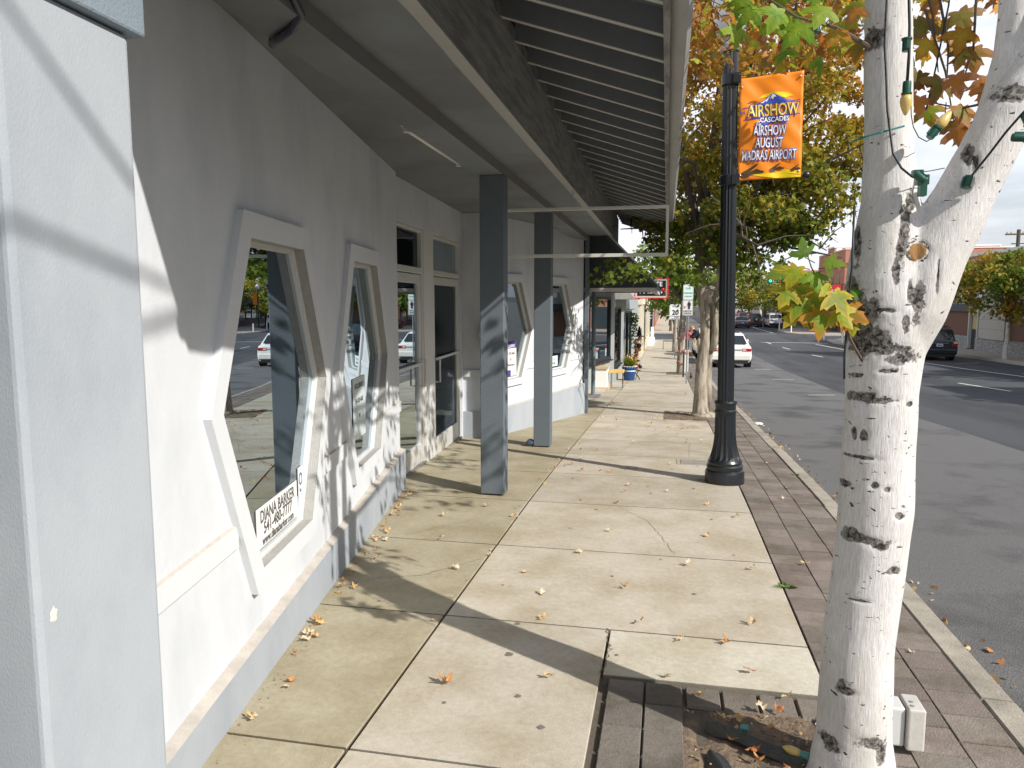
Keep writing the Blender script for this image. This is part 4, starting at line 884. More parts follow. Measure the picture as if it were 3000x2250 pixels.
bpoly('ribbon',[(0.24,0.523),(0.3,0.558),(0.45,0.583),(0.6,0.596),(0.8,0.593),(0.785,0.548),(0.74,0.523),(0.6,0.543),(0.45,0.53),(0.3,0.503)],bblu,.0075)
btext('CASCADES',.56,.567,.062,.86,bwht,bblu,.002,rz=R(2)); btext('OF',.31,.555,.026,1,bwht,bblu,.001); btext('THE',.31,.528,.026,1,bwht,bblu,.001)
btext('AIRSHOW',.49,.462,.128,.50,bwht,bblu,.009); btext('AUGUST',.485,.345,.128,.50,bwht,bblu,.009); btext('MADRAS AIRPORT',.485,.228,.125,.475,bwht,bblu,.009)
bpoly('stripe',[(.18,.055),(.45,.062),(.78,.045),(.99,.02),(.99,.005),(.60,.008),(.35,.03)],byel,.004); bpoly('stripe',[(.55,.05),(.75,.085),(.99,.06),(.99,.03),(.8,.045)],byel,.0035)
for (u,v,s_) in ((.20,.075,1.0),(.60,.10,.62),(.90,.085,.45)):
    def q(a,c): return (max(.01,min(.99,u+a*s_)),v+c*s_)
    bpoly('aeroplane',[q(-.19,-.015),q(-.05,.0),q(.10,.03),(q(.16,.012)),q(.22,.005),q(.2,-.015),q(.08,-.02),q(-.05,-.03)],bbrn,.006)
    bpoly('aeroplane_wing',[q(-.14,.0),q(.09,.078),q(.13,.076),q(-.02,.0),q(-.10,-.02)],bbrn,.0065); bpoly('aeroplane_wing',[q(-.16,-.03),q(-.10,-.02),q(.0,-.045),q(-.12,-.055)],bbrn,.0065)
for u,v in ((.04,.91),(.95,.95),(.04,.05),(.96,.06)):
    b=MB(); x,y,z=bp(u,v); b.ball((x,y-.006,z),.009,4); b.build('grommet',chrome,BN)
# ------------------------------------------------------------------ THINGS ROUND THE FORKED TREE
t=thing('outlet_box','grey weatherproof electrical box on a conduit stub behind the white-barked trunk','electrical box',(.965,2.95,-.04))
b=MB(); b.box(.870,.925,2.90,3.0,-.002,.153); bevel(b.build('cover',mat('box_cover',(.58,.60,.60),.45,.08,20),t),.01,3)
b=MB(); b.box(.928,.992,2.885,3.01,-.008,.160); bevel(b.build('box_body',mat('box_body',(.50,.49,.46),.6,.15,14,.1,60),t),.009,3)
b=MB(); b.ball((.95,2.915,.160),.010,5,.3); b.ball((.955,2.945,.160),.010,5,.3); b.build('screw',chrome,t)
b=MB(); b.tube([(.972,2.955,-.10),(.972,2.955,-.01)],.021,14); b.tube([(.972,2.955,-.12),(.972,2.955,-.045)],.029,14); b.build('conduit_stub',mat('green_grey_pipe',(.20,.24,.22),.55,.15,14),t,smooth=True,autosm=40)
b=MB(); b.tube([(.862,2.93,.10),(.852,2.90,.06),(.858,2.88,-.02),(.85,2.84,-.06)],.0035,6); b.build('cable',cordm,t)
# string lights
SL=thing('string_lights','dark green light string with yellow bulbs and empty sockets wound through the forked tree','string lights',(.70,2.6,2.06))
b=MB()
b.tube([(.663,2.668,2.95),(.665,2.672,2.643),(.664,2.664,2.50),(.672,2.660,2.409),(.680,2.655,2.30),(.687,2.65,2.25),(.700,2.64,2.16),(.722,2.62,2.11),(.748,2.60,2.08),(.772,2.59,2.065)],.0036,8)
b.tube([(.690,2.60,2.95),(.698,2.57,2.66),(.706,2.56,2.52),(.706,2.55,2.44),(.705,2.55,2.35)],.0046,8)
b.tube([(1.12,2.50,2.38),(1.06,2.52,2.29),(1.02,2.54,2.24),(.99,2.56,2.195),(.96,2.585,2.14),(.925,2.60,2.085),(.908,2.60,2.06)],.0036,8)
b.tube([(.738,2.62,2.32),(.742,2.62,2.27),(.75,2.62,2.235),(.77,2.63,2.205),(.80,2.65,2.195),(.84,2.68,2.22),(.865,2.70,2.28),(.872,2.72,2.33)],.0016,6)
b.tube([(.77,2.62,2.095),(.81,2.63,2.10),(.86,2.66,2.112)],.0016,6)
b.tube([(.76,2.9,2.9),(.78,2.92,2.65),(.80,2.93,2.52),(.79,2.93,2.40)],.003,6); b.tube([(.93,2.9,2.95),(.925,2.92,2.7),(.90,2.93,2.5),(.88,2.94,2.36)],.003,6); b.tube([(.74,2.9,2.9),(.80,2.92,2.6),(.83,2.93,2.48),(.815,2.93,2.38)],.003,6)
b.tube([(.597,2.66,2.0),(.60,2.665,1.80),(.592,2.655,1.66),(.585,2.64,1.50),(.588,2.64,1.43)],.0036,6)
b.build('cord',cordm,SL,smooth=True)
def bulb(p,d,lit=True,sock=True):
    d=Vector(d).normalized(); M=Matrix.Translation(p)@d.to_track_quat('Z','Y').to_matrix().to_4x4()
    so_=MB(); so_.T=M; so_.lathe([(.0115,-.002),(.0125,.004),(.0125,.030),(.0155,.032),(.0155,.037)],0,0,14); so_.box(-.004,.004,.008,.016,.004,.03); s=so_.build('socket',greenl,SL,smooth=True,autosm=35)
    if lit:
        g=MB(); g.T=M; g.lathe([(.011,.036),(.0165,.046),(.0175,.056),(.0155,.07),(.010,.085),(.0045,.096),(.001,.099)],0,0,16); g.build('bulb',mat('bulb_yellow',(.78,.60,.22),.28,.1,40,bump=.15,bs=300,coat=.3,trans=.25),SL,smooth=True)
bulb((.705,2.55,2.355),(.0,0,-1)); bulb((.793,2.60,2.198),(.65,.1,.85)); bulb((1.03,2.545,2.245),(.45,.0,-.9)); bulb((.995,2.52,2.172),(1,0,-.05)); bulb((.80,2.9,2.53),(.25,0,-1)); bulb((.80,2.9,2.51),(-.1,0,-1)); 
bulb((.755,2.585,2.085),(.7,-.2,-.7),False); bulb((.912,2.60,2.075),(-.25,0,-1),False); bulb((.70,2.56,2.45),(0,0,1),False); bulb((.47,2.75,2.62),(0,0,-1),False); bulb((1.0,2.95,2.62),(.2,0,-1),False)
b=MB(); b.box(.765,.80,2.60,2.63,2.055,2.085); b.box(.755,.785,2.61,2.635,2.085,2.102); b.box(.775,.795,2.60,2.63,2.02,2.055); b.build('plug',greenl,SL)
b=MB(); b.bar((.625,2.668,2.222),(.665,2.655,2.230),.0015,.006); b.bar((.665,2.655,2.230),(.735,2.66,2.248),.0015,.006); b.bar((.59,2.70,2.214),(.625,2.668,2.222),.0015,.006); b.build('tie',mat('teal_tie',(.02,.20,.19),.4,0),SL)
# torn liner on the soil
def rag(name,label,pts,w,m,extra=None):
    b=MB(); rr=random.Random(5); P=[Vector(p) for p in pts]; rows=[]
    for k,p in enumerate(P):
        d=(P[min(k+1,len(P)-1)]-P[max(k-1,0)]).normalized(); s_=Vector((d.y,-d.x,0)).normalized(); ww=w*(.5+.5*math.sin(math.pi*(k+.5)/len(P)))*rr.uniform(.8,1.2)
        rows.append([b.av(p+s_*ww*t+Vector((0,0,.03*(1-t*t)+rr.uniform(-.006,.006)+.012*math.sin(t*5+k)))) for t in (-1,-.6,-.2,.2,.6,1)])
    for a,c in zip(rows,rows[1:]):
        for k in range(5): b.face((a[k],a[k+1],c[k+1],c[k]))
    o=b.build(name,m,smooth=True); mo=o.modifiers.new('s','SUBSURF'); mo.levels=mo.render_levels=2; m2=o.modifiers.new('so','SOLIDIFY'); m2.thickness=.004; return tag(o,label,'plastic scrap')
ragm=mat('weathered_liner',(.022,.024,.026),.55,.3,25,.3,50)
rag('liner_scrap','grey-black torn strip of liner lying across the soil of the tree pit',[(.20,2.95,-.045),(.27,2.93,-.04),(.33,2.90,-.04),(.38,2.86,-.045),(.44,2.82,-.045),(.52,2.80,-.045),(.60,2.78,-.05)],.045,mat('dusty_liner',(.06,.06,.055),.8,.35,25,.3,50))
rag('liner_scrap','small crumpled black liner scrap at the front of the tree pit',[(.21,2.76,-.05),(.22,2.72,-.045),(.24,2.67,-.045),(.235,2.62,-.05),(.25,2.56,-.05)],.05,ragm)
t=thing('fallen_bulb','fallen yellow light bulb in a green socket half buried in the tree pit soil','light bulb',(.52,2.81,-.0)); b=MB(); b.T=Matrix.Translation((.50,2.80,-.004))@Vector((1,-.35,-.1)).to_track_quat('Z','Y').to_matrix().to_4x4()
b.lathe([(.003,-.03),(.012,-.015),(.0165,0),(.015,.02),(.012,.035)],0,0,14); b.build('bulb',MATS['bulb_yellow'],t,smooth=True)
b=MB(); b.T=Matrix.Translation((.50,2.80,-.004))@Vector((1,-.35,-.1)).to_track_quat('Z','Y').to_matrix().to_4x4(); b.lathe([(.013,.035),(.014,.065),(.010,.066)],0,0,12); b.build('socket',mat('faded_teal',(.08,.26,.24),.5,.1),t)
o=MB(); o.T=Matrix.Translation((.33,2.93,-.012))@Vector((1,-.2,.1)).to_track_quat('Z','Y').to_matrix().to_4x4(); o.lathe([(.013,0),(.014,.03),(.011,.031)],0,0,12); o=o.build('lamp_socket',mat('faded_teal',(0,0,0)),smooth=True,autosm=40); tag(o,'empty faded teal lamp socket lying on the grey liner strip','lamp socket')
# ------------------------------------------------------------------ PAVEMENT BITS
b=MB(); z=zg(8.65); 
t=thing('utility_cover','small rectangular utility box lid set in the pavement by the lamp post','utility cover',(.36,8.65,z))
b.prism([(.16,8.50),(.56,8.50),(.56,8.84),(.16,8.84)],'z',0,.004); 
for i,v in enumerate(b.v): b.v[i]=(v[0],v[1],zg(v[1])+.001+v[2])
b.build('frame_ring',mat('cover_rim',(.36,.34,.30),.8,.1),t); b=MB(); b.prism([(.20,8.54),(.52,8.54),(.52,8.80),(.20,8.80)],'z',0,.004)
for i,v in enumerate(b.v): b.v[i]=(v[0],v[1],zg(v[1])+.006+v[2])
b.build('lid',mat('cover_lid',(.27,.25,.21),.85,.2,40),t)
def blob_obj(name,label,cat,p,r_,m,sz=.3,n=7,seed=1):
    b=MB(); b.ball(p,r_,n,sz); rr=random.Random(seed); b.v=[(v[0]+rr.uniform(-1,1)*r_*.18,v[1]+rr.uniform(-1,1)*r_*.18,v[2]+rr.uniform(-.5,1)*r_*.1) for v in b.v]
    o=b.build(name,m,smooth=True); return tag(o,label,cat)
blob_obj('crumpled_bag','crumpled blue-grey plastic ball at the foot of the second column','litter',(-1.70,9.40,zg(9.4)+.045),.06,mat('slate_plastic',(.05,.085,.12),.35,.3,9),.8)
blob_obj('paper_scrap','white crumpled paper lying in the gutter by the parking lane','litter',(1.66,13.8,zg(13.8)-.11),.10,signw,.25,6,3)
b=MB(); b.box(1.56,1.70,6.86,7.02,zg(6.9)-.125,zg(6.9)-.115); o=b.build('blue_card',mat('blue_card',(.10,.22,.62),.5,.1,20)); tag(o,'flat blue card lying in the gutter beside the kerb','litter')
for x,y,s_,lab in ((.755,4.62,.055,'small green weed tuft in the joint between slabs and pavers'),(1.37,8.15,.035,'tiny weed growing at the edge of the kerb')):
    b=MB(); rr=random.Random(4)
    for k in range(40):
        a=rr.uniform(0,6.28); l=s_*rr.uniform(.5,1.3); p=Vector((x+rr.uniform(-.03,.03),y+rr.uniform(-.012,.012),zg(y))); e=p+Vector((math.cos(a)*l,math.sin(a)*l*.6,l*rr.uniform(.1,.5))); d=Vector((math.sin(a),-math.cos(a),0))*.003
        b.poly([p-d,p+d,(p+e)/2+d+Vector((0,0,.008)),e])
    o=b.build('weed',mat('weed_green',(.10,.17,.03),.7,.2,40)); tag(o,lab,'weed')
# fallen leaves
r=random.Random(42); base_leaves=[]
for k,(ci,co) in enumerate([((.62,.46,.26),(.70,.54,.34)),((.55,.30,.11),(.45,.2,.07)),((.60,.40,.15),(.68,.48,.22)),((.70,.60,.44),(.62,.50,.34)),((.42,.13,.05),(.5,.2,.07)),((.45,.26,.08),(.60,.42,.2)),((.66,.52,.34),(.5,.33,.16))]):
    b=MB(); hero_leaf(b,(0,0,.014),.05,(0,1,.12),(0,.1,1),ci,co,k*.37,-.55); b.tube([(0,0,.014),(.008,-.03,.006)],.001,4,col=co)
    b.v=[(x,y,z+.010*math.sin(x*90+k)*math.cos(y*70+k*2)+.006) for x,y,z in b.v]
    me=bpy.data.meshes.new('fallen_leaf'); o=b.build('fallen_leaf',mat('dry_leaf',(.5,.3,.1),.75,.15,60,attr=True,trans=.12)); base_leaves.append(o.data); bpy.data.objects.remove(o)
cats=['pale curled fallen leaf on the pavement','rust coloured fallen leaf on the pavement','tan fallen leaf on the pavement','whitish dry fallen leaf on the pavement','dark red fallen leaf on the pavement','brown and yellow fallen leaf on the pavement','beige fallen leaf on the pavement']
spots=[(-.93,3.04,1.7,1),(-.62,3.85,1,5)]
for x,y in ((-.85,4.55),(-.48,3.2),(-.1,3.9),(.12,3.72),(.35,3.75),(.42,3.45),(.05,3.33),(.55,3.25),(-.2,4.4),(.5,4.0),(.2,4.9),(-.55,5.0),(.35,5.6),(-.7,4.2),(.6,4.9),(-1.9,4.6),(-2.0,5.0),(-1.6,5.1),(-1.3,4.5),(-1.5,6.1),(-1.75,5.7),(.6,6.2),(.95,5.1),(1.0,4.3)): spots.append((x,y,1.1,None))
for k in range(36): y=r.uniform(2.5,6.4); spots.append((-1.63-(y-2.28)*.178+r.uniform(.03,.13),y,r.uniform(.7,1.2),None))
for k in range(58): spots.append((r.uniform(-1.2,.72)*(1 if r.random()<.6 else .8),5.5+7.5*r.random()**.8,r.uniform(.7,1.1),None))
for k in range(34): spots.append((r.gauss(.1,.45),r.gauss(12.0,1.3),r.uniform(.7,1.1),None))
for k in range(30): y=r.uniform(3.5,14); spots.append((-1.17+r.gauss(0,.04),y,r.uniform(.5,.9),None))
for k in range(14): spots.append((r.uniform(.12,.6),r.uniform(2.6,3.2),r.uniform(.8,1.1),None))
for k in range(12): spots.append((r.uniform(.8,1.35),r.uniform(3,12),r.uniform(.6,1.0),None))
for k in range(22): spots.append((r.uniform(-1.2,.6),r.uniform(14.5,24),r.uniform(.9,1.1),None))
for x,y,s_,k in spots[:290]:
    if k is None: k=r.randrange(7)
    if x>.75 or x<-4 : pass
    o=bpy.data.objects.new('fallen_leaf',base_leaves[k]); C.objects.link(o); s_*=.68; o.location=(x,y,zg(y)+.001); o.rotation_euler=(r.uniform(-.35,.35),r.uniform(-.35,.35),r.uniform(0,6.28)); o.scale=(s_,s_,s_*r.uniform(.7,1.5))
    o['label']=cats[k]; o['category']='leaf'; o['group']='fallen leaves scattered over the pavement'
b=MB(); b.leafy=True
for k in range(420):
    y=1.5+22*r.random(); x=1.56+abs(r.gauss(0,.09)); 
    ci,co=r.choice([((.55,.36,.16),(.62,.45,.22)),((.5,.2,.05),(.42,.15,.03)),((.6,.46,.26),(.5,.35,.18))]); s_=r.uniform(.018,.04)
    t_=(r.uniform(-1,1),r.uniform(-1,1),r.uniform(-.2,.3)); 
    if abs(t_[0])+abs(t_[1])<.2: t_=(1,0,0)
    n0=len(b.v); blob_leaves(b,(x,y,zg(y)-.113),(.01,.01,.006),1,s_,lambda r,p,ci=ci:ci,r,'star',0)
for k in range(260):
    x=r.uniform(.12,.74); y=r.uniform(2.3,3.1); blob_leaves(b,(x,y,zg(y)-.004),(.01,.01,.006),1,r.uniform(.006,.018),lambda r,p:r.choice([(.45,.28,.13),(.5,.36,.2),(.2,.1,.05),(.6,.5,.35)]),r,'hex',0)
for k in range(200):
    y=r.uniform(2.3,6.6); x=-1.62-(y-2.28)*.178+abs(r.gauss(0,.035)); blob_leaves(b,(x,y,zg(y)+.004),(.01,.01,.004),1,r.uniform(.006,.016),lambda r,p:r.choice([(.45,.25,.1),(.35,.14,.05),(.3,.2,.1)]),r,'hex',0)
o=b.build('leaf_litter',MATS['dry_leaf']); tag(o,'crumbled leaf litter gathered along the kerb, wall foot and tree pit','leaf litter',kind='stuff')
# ------------------------------------------------------------------ SHOPS ALONG THE LEFT PAVEMENT
def wallseg(b,p,q,z0,z1,t=.15):
    w=Wall(p,q); i=[b.av(w.P(s,z,o)) for z in (z0,z1) for s,o in ((0,0),(w.L,0),(w.L,-t),(0,-t))]
    for a in ((3,2,1,0),(4,5,6,7),(0,1,5,4),(1,2,6,5),(2,3,7,6),(3,0,4,7)): b.face([i[j] for j in a])
    return w
def wb(b,w,s0,s1,z0,z1,o0,o1_): wbox(b,w,s0,s1,z0,z1,o0,o1_)
grey_sh=mat('grey_shop_paint',(.30,.33,.34),.7,.06,3,.1,60); dark_sid=mat('dark_siding',(.028,.034,.04),.8,.12,6,.2,30,stretch=(1,1,.2)); grey_tr=mat('grey_trim',(.42,.44,.44),.6,.05,4)
darkfr=mat('black_frame',(.02,.022,.025),.4,.05); shopglass=glassmat('shop_glass',(.45,.5,.5))
GS=thing('grey_shop','grey painted shop with a black sloping awning roof and black framed display windows','building',(-1.8,18,-.6))
segs=[((-1.62,13.9),(-1.97,19.45)),((-1.97,19.45),(-1.585,21.8)),((-1.585,21.8),(-1.555,23.1)),((-1.555,23.1),(-1.515,25.6)),((-1.515,25.6),(-1.50,27.5)),((-1.50,27.5),(-1.47,32.5)),((-1.47,32.5),(-1.44,39.4))]
b=MB()
wallseg(b,*segs[0],-1,2.3,.1)
for s_ in segs[1:]:
    if s_ in (segs[1],segs[3],segs[5]): continue
    wallseg(b,*s_,-1.5,2.5,.1)
wallseg(b,*segs[1],-1.2,-.03,.1); wallseg(b,*segs[3],-1.4,-.42,.1); wallseg(b,*segs[5],-1.5,-.7,.1); wallseg(b,*segs[1],1.80,2.5,.1); wallseg(b,*segs[3],1.5,2.5,.1); wallseg(b,*segs[5],1.3,2.5,.1)
b.build('wall',grey_sh,GS)
def shopwin(sg,z0,z1,parent,frm=darkfr,n=1,fw=.07,ins=.0):
    w=Wall(*sg); a,c=ins,w.L-ins; f=MB(); 
    wb(f,w,a,c,z0,z0+.09,-.08,.03); wb(f,w,a,c,z1-fw,z1,-.08,.01); wb(f,w,a,a+fw,z0,z1,-.08,.012); wb(f,w,c-fw,c,z0,z1,-.08,.013)
    for k in range(1,n): wb(f,w,a+(c-a)*k/n-.03,a+(c-a)*k/n+.03,z0,z1,-.08,.011)
    o=f.build('window',frm,parent); g=MB(); g.poly([w.P(a,z0,-.04),w.P(c,z0,-.04),w.P(c,z1,-.04),w.P(a,z1,-.04)]); g.build('pane',shopglass,o)
    k=MB(); wb(k,w,a-.03,c+.03,z0-.035,z0,-.05,.09); k.build('sill',frm,o); return o
shopwin(segs[1],0,1.8,GS); shopwin(segs[3],-.4,1.5,GS); shopwin(segs[5],-.7,1.3,GS,n=2)
b=MB(); b.box(-5,-2.1,19.8,33,-1.5,2.6); b.v=[v for v in b.v]; 
bk=MB(); bk.box(-3.0,-2.95,14,40,-1.5,2.6); bk.build('back_room_wall',dark_in,GS)
bk=MB(); bk.poly([(-3,14,-.75),(-1.6,14,-.75),(-1.6,40,-1.2),(-3,40,-1.2)]); bk.build('shop_floor',floor_in,GS)
bk=MB(); bk.box(-3,-1.55,14,40,2.5,2.56); bk.build('shop_ceiling',dark_in,GS)
# awning 1
b=MB(); b.prism([(-1.75,2.0),(-.20,1.90),(-.20,1.96),(-1.13,2.90),(-1.75,2.90)],'y',13.86,13.92); b.build('awning_gable',dark_sid,GS)
b=MB(); b.prism([(-1.13,2.84),(-.20,1.92),(-.16,1.97),(-1.10,2.92)],'y',13.84,22.6); b.build('awning_roof',mat('standing_metal',(.05,.06,.065),.5,.15,3,metal=.2),GS)
b=MB(); b.prism([(-1.13,2.93),(-.16,1.965),(-.14,1.985),(-1.10,2.95)],'y',13.82,13.90); b.build('awning_edge',grey_tr,GS)
b=MB(); b.box(-1.62,-.20,13.855,13.99,1.86,1.93); b.box(-.30,-.20,13.99,22.6,1.86,1.94); b.build('awning_beam',mat('beam_taupe',(.45,.43,.40),.7,.08,5),GS)
b=MB(); b.box(-1.9,-.3,13.99,22.6,1.93,1.95); b.build('awning_ceiling',dark_sid,GS)
b=MB(); b.box(-1.57,-1.44,13.84,13.856,2.12,2.24); b.build('vent_box',darkfr,GS)
b=MB(); b.prism([(-1.55,1.74),(-1.0,1.74),(-.98,1.80),(-1.2,2.05),(-1.55,2.3)],'y',23.1,28.5); b.build('awning_roof',mat('weathered_shake',(.36,.36,.35),.8,.2,6,.2,30),GS)
b=MB(); b.tube([(-1.70,17.9,-.60),(-1.705,17.9,1.95)],.05,14); b.build('awning_post',mat('slate_post',(.16,.20,.22),.55,.06),GS,smooth=True,autosm=40)
b=MB(); b.box(-1.85,-1.52,17.3,18.05,-.75,-.575); b.build('post_block',mat('post_block_concrete',(.18,.18,.17),.9,.1),GS)
b=MB(); b.box(-2.2,-1.58,18.1,21.4,-.9,-.66); b.build('brick_landing',mat('landing_brick',(.42,.34,.29),.9,.25,22,col2=(.6,.57,.52),c2s=9),GS)
# display things
rr=random.Random(8)
t=thing('window_display','colourful ornaments standing in the first display window of the grey shop','ornaments',(-1.95,20.6,0))
for k in range(16):
    s_=rr.random(); w=Wall(*segs[1]); p=w.P(w.L*(.08+.84*s_),.05,-.22-rr.random()*.2); c=rr.choice([(.6,.05,.03),(.7,.25,.03),(.6,.5,.1),(.2,.3,.5),(.7,.7,.65),(.3,.1,.3)])
    b=MB(); h=rr.uniform(.08,.3); b.lathe([(.03,0),(.05,h*.3),(.03,h*.6),(.045,h*.8),(.01,h)],p[0],p[1],8); b.v=[(v[0],v[1],v[2]+p[2]) for v in b.v]; b.build('ornament',mat('ornament_%d'%k,c,.5,.1),t,smooth=True)
b=MB(); w=Wall(*segs[1]); wb(b,w,w.L*.78,w.L*.92,.35,1.1,-.3,-.29); b.build('white_sheet',signw,t)
b=MB(); 
for k in range(5): p=w.P(w.L*(.25+.1*k),1.75,-.2); b.tube([p,(p[0],p[1],.9+.1*math.sin(k*3))],.01,5); b.ball((p[0],p[1],.9+.1*math.sin(k*3)),.05,5)
b.build('hanging_ornament',mat('pale_glass_ball',(.5,.55,.55),.2,.1),t)
# cabinet, stool, planter
t=thing('cabinet','white painted box bench with a wooden top in front of the grey shop','cabinet',(-1.68,20.1,-.66))
b=MB(); b.box(-1.86,-1.52,19.9,20.5,-.66,-.12); bevel(b.build('box',whitep,t),.01); b=MB(); b.box(-1.88,-1.49,19.86,20.54,-.12,-.07); b.build('top',mat('pale_wood',(.55,.42,.28),.6,.15,5),t); b=MB(); b.box(-1.89,-1.48,19.86,20.54,-.70,-.62); b.build('base',mat('pale_wood',(0,0,0)),t)
t=thing('stool','low stool with a pale yellow wooden seat on thin wire legs','stool',(-1.30,20.4,-.70))
b=MB(); b.box(-1.47,-1.10,20.2,20.65,-.26,-.19); bevel(b.build('seat',mat('yellow_seat',(.72,.48,.17),.5,.12,5,stretch=(1,5,1)),t),.008)
for sx in (-1.44,-1.13):
    for sy in (20.24,20.60): b=MB(); b.tube([(sx,sy,-.26),(sx*1.0,sy,-.70)],.007,6); b.build('leg',darkfr,t)
b=MB(); b.tube([(-1.44,20.24,-.70),(-1.13,20.24,-.70)],.006,6); b.tube([(-1.44,20.60,-.70),(-1.13,20.60,-.70)],.006,6); b.build('foot_bar',darkfr,t)
t=thing('planter','blue glazed pot with white bands and yellow flowers on the pavement','planter',(-1.13,24.15,-.86)); bluep=mat('blue_glaze',(.01,.06,.2),.25,.08,6,coat=.3)
z=-.865
b=MB(); b.lathe([(.15,z),(.17,z+.02),(.21,z+.36),(.235,z+.37),(.235,z+.45),(.22,z+.45),(.20,z+.40)],-1.13,24.15,28); b.build('pot',bluep,t,smooth=True,autosm=35)
b=MB()
for k in range(28): a=k*2*math.pi/28; b.ball((-1.13+.235*math.cos(a),24.15+.235*math.sin(a),z+.455),.018,4); 
b.lathe([(.206,z+.30),(.213,z+.30),(.214,z+.33),(.207,z+.33)],-1.13,24.15,28); b.build('white_band',whitep,t)
rr=random.Random(3); b=MB(); b.leafy=True
for k in range(420):
    a=rr.uniform(0,6.28); l=rr.uniform(.08,.36); p=Vector((-1.13+math.cos(a)*.10*rr.random(),24.15+math.sin(a)*.10*rr.random(),z+.42)); e=p+Vector((math.cos(a)*l*.8,math.sin(a)*l*.8,rr.uniform(.05,.36))); d=Vector((-math.sin(a),math.cos(a),0))*.010
    q=(p+e)/2+Vector((0,0,.05)); c=mixc((.10,.20,.02),(.33,.38,.05),rr.random()); b.poly([p,q-d,e,q+d],c)
b.build('foliage',leafc,t)
b=MB()
for k in range(22): a=rr.uniform(0,6.28); q=rr.random()*.25; b.ball((-1.13+math.cos(a)*q,24.1+math.sin(a)*q,z+rr.uniform(.62,.84)),rr.uniform(.014,.024),4)
b.build('flowers',mat('yellow_petals',(.85,.5,.02),.6,.1),t)['kind']='stuff'
t=thing('iron_stand','ornate black wrought iron stand beside the blue planter','plant stand',(-.88,24.6,-.88)); b=MB()
for s_ in (0,.12): b.tube([(-.95,24.5+s_,-.88),(-.90,24.5+s_,-.75),(-.97,24.5+s_,-.6),(-.88,24.5+s_,-.45),(-.80,24.5+s_,-.36)],.012,6); b.tube([(-.80,24.5+s_,-.88),(-.90,24.5+s_,-.72),(-.86,24.5+s_,-.6)],.012,6)
b.ball((-.79,24.5,-.45),.06,6); b.ball((-.86,24.5,-.25),.05,6,.7); b.build('scrolls',darkfr,t); b=MB(); b.box(-.99,-.78,24.48,24.64,-.585,-.565); b.build('shelf',darkfr,t)
# hanging basket, hat, garland
t=thing('hanging_basket','trailing green ivy basket hung on a bracket from the grey shop','hanging plant',(-1.3,29,1.0)); b=MB(); b.leafy=True
for c_,rd,n in (((-1.25,29,1.05),(.2,.2,.25),200),((-1.2,29,.7),(.16,.2,.35),160),((-1.3,29,.2),(.10,.12,.35),70)): blob_leaves(b,c_,rd,n,.07,lambda r,p:mixc((.05,.11,.02),(.2,.3,.06),r.random()),rr,'hex')
b.build('ivy',leafc,t); b=MB(); b.tube([(-1.5,29,1.35),(-1.2,29,1.38)],.015,6); b.tube([(-1.5,29,.35),(-.98,29,.35)],.015,6); b.build('bracket',darkfr,t)
t=thing('autumn_scarecrow','hanging orange leaf garland with a black witch hat by the shop door','decoration',(-1.12,29.5,-.9)); b=MB(); b.leafy=True
for k in range(26): blob_leaves(b,(-1.13+rr.uniform(-.03,.03),29.5,-1.0+k*.048),(.09,.09,.05),24,.055,lambda r,p:mixc((.55,.16,.02),(.75,.4,.06),r.random()),rr,'hex')
b.build('garland',leafc,t); b=MB(); b.lathe([(.22,.30),(.24,.315),(.10,.34),(.07,.5),(.03,.68),(.005,.72)],-1.02,29.45,14); b.build('hat',mat('black_felt',(.012,.012,.015),.9,.1),t,smooth=True,autosm=40)
b=MB(); b.ball((-1.02,29.4,-.05),.10,6); b.build('head',mat('purple_black',(.03,.02,.04),.8),t,smooth=True); b=MB(); b.ball((-1.0,29.4,.22),.08,6); b.ball((-1.0,29.4,-.20),.07,6); b.build('pumpkin',mat('pumpkin_orange',(.7,.25,.04),.6,.1),t,smooth=True)
# Maison sign
t=thing('shop_sign','black hanging shop sign with red frame, white lettering and red poppies','sign',(-.45,24,2.4)); y=24
b=MB(); x0,x1,z0,z1=-1.01,.055,1.76,2.42; f=.035
b.box(x0,x1,y-.04,y+.04,z0,z0+f); b.box(x0,x1,y-.04,y+.04,z1-f,z1); b.box(x0,x0+f,y-.0399,y+.0399,z0+f,z1-f); b.box(x1-f,x1,y-.0399,y+.0399,z0+f,z1-f); b.build('frame',redp,t)
b=MB(); b.box(x0+f,x1-f,y-.02,y+.02,z0+f,z1-f); b.build('inner_border',mat('sign_cream',(.6,.58,.52),.5),t)
b=MB(); b.box(x0+.09,x1-.085,y-.026,y+.026,z0+.09,z1-.09); b.build('board',mat('sign_black',(.012,.012,.014),.35),t)
text('lettering','PETITE',.20,signw,(-.42,y-.030,2.21),(R(90),0,0),t,sx=.95,bold=.003); text('lettering','MAISON',.20,signw,(-.49,y-.030,1.99),(R(90),0,0),t,sx=.95,bold=.003)
b=MB(); 
for (x,z,s_) in ((-.12,2.05,.05),(-.055,1.975,.04)): b.ball((x,y-.03,z),s_,6,.8)
b.build('poppy',mat('poppy_red',(.75,.02,.02),.5),t); b=MB(); b.tube([(-.12,y-.03,2.02),(-.10,y-.03,1.86)],.006,4); b.tube([(-.055,y-.03,1.95),(-.09,y-.03,1.86)],.006,4); b.build('stem',mat('weed_green',(0,0,0)),t)
b=MB(); b.tube([(-1.5,y,2.47),(.03,y,2.47)],.015,6); b.tube([(-.9,y,2.42),(-.9,y,2.47)],.01,4); b.tube([(-.05,y,2.42),(-.05,y,2.47)],.01,4); b.build('arm',darkfr,t)
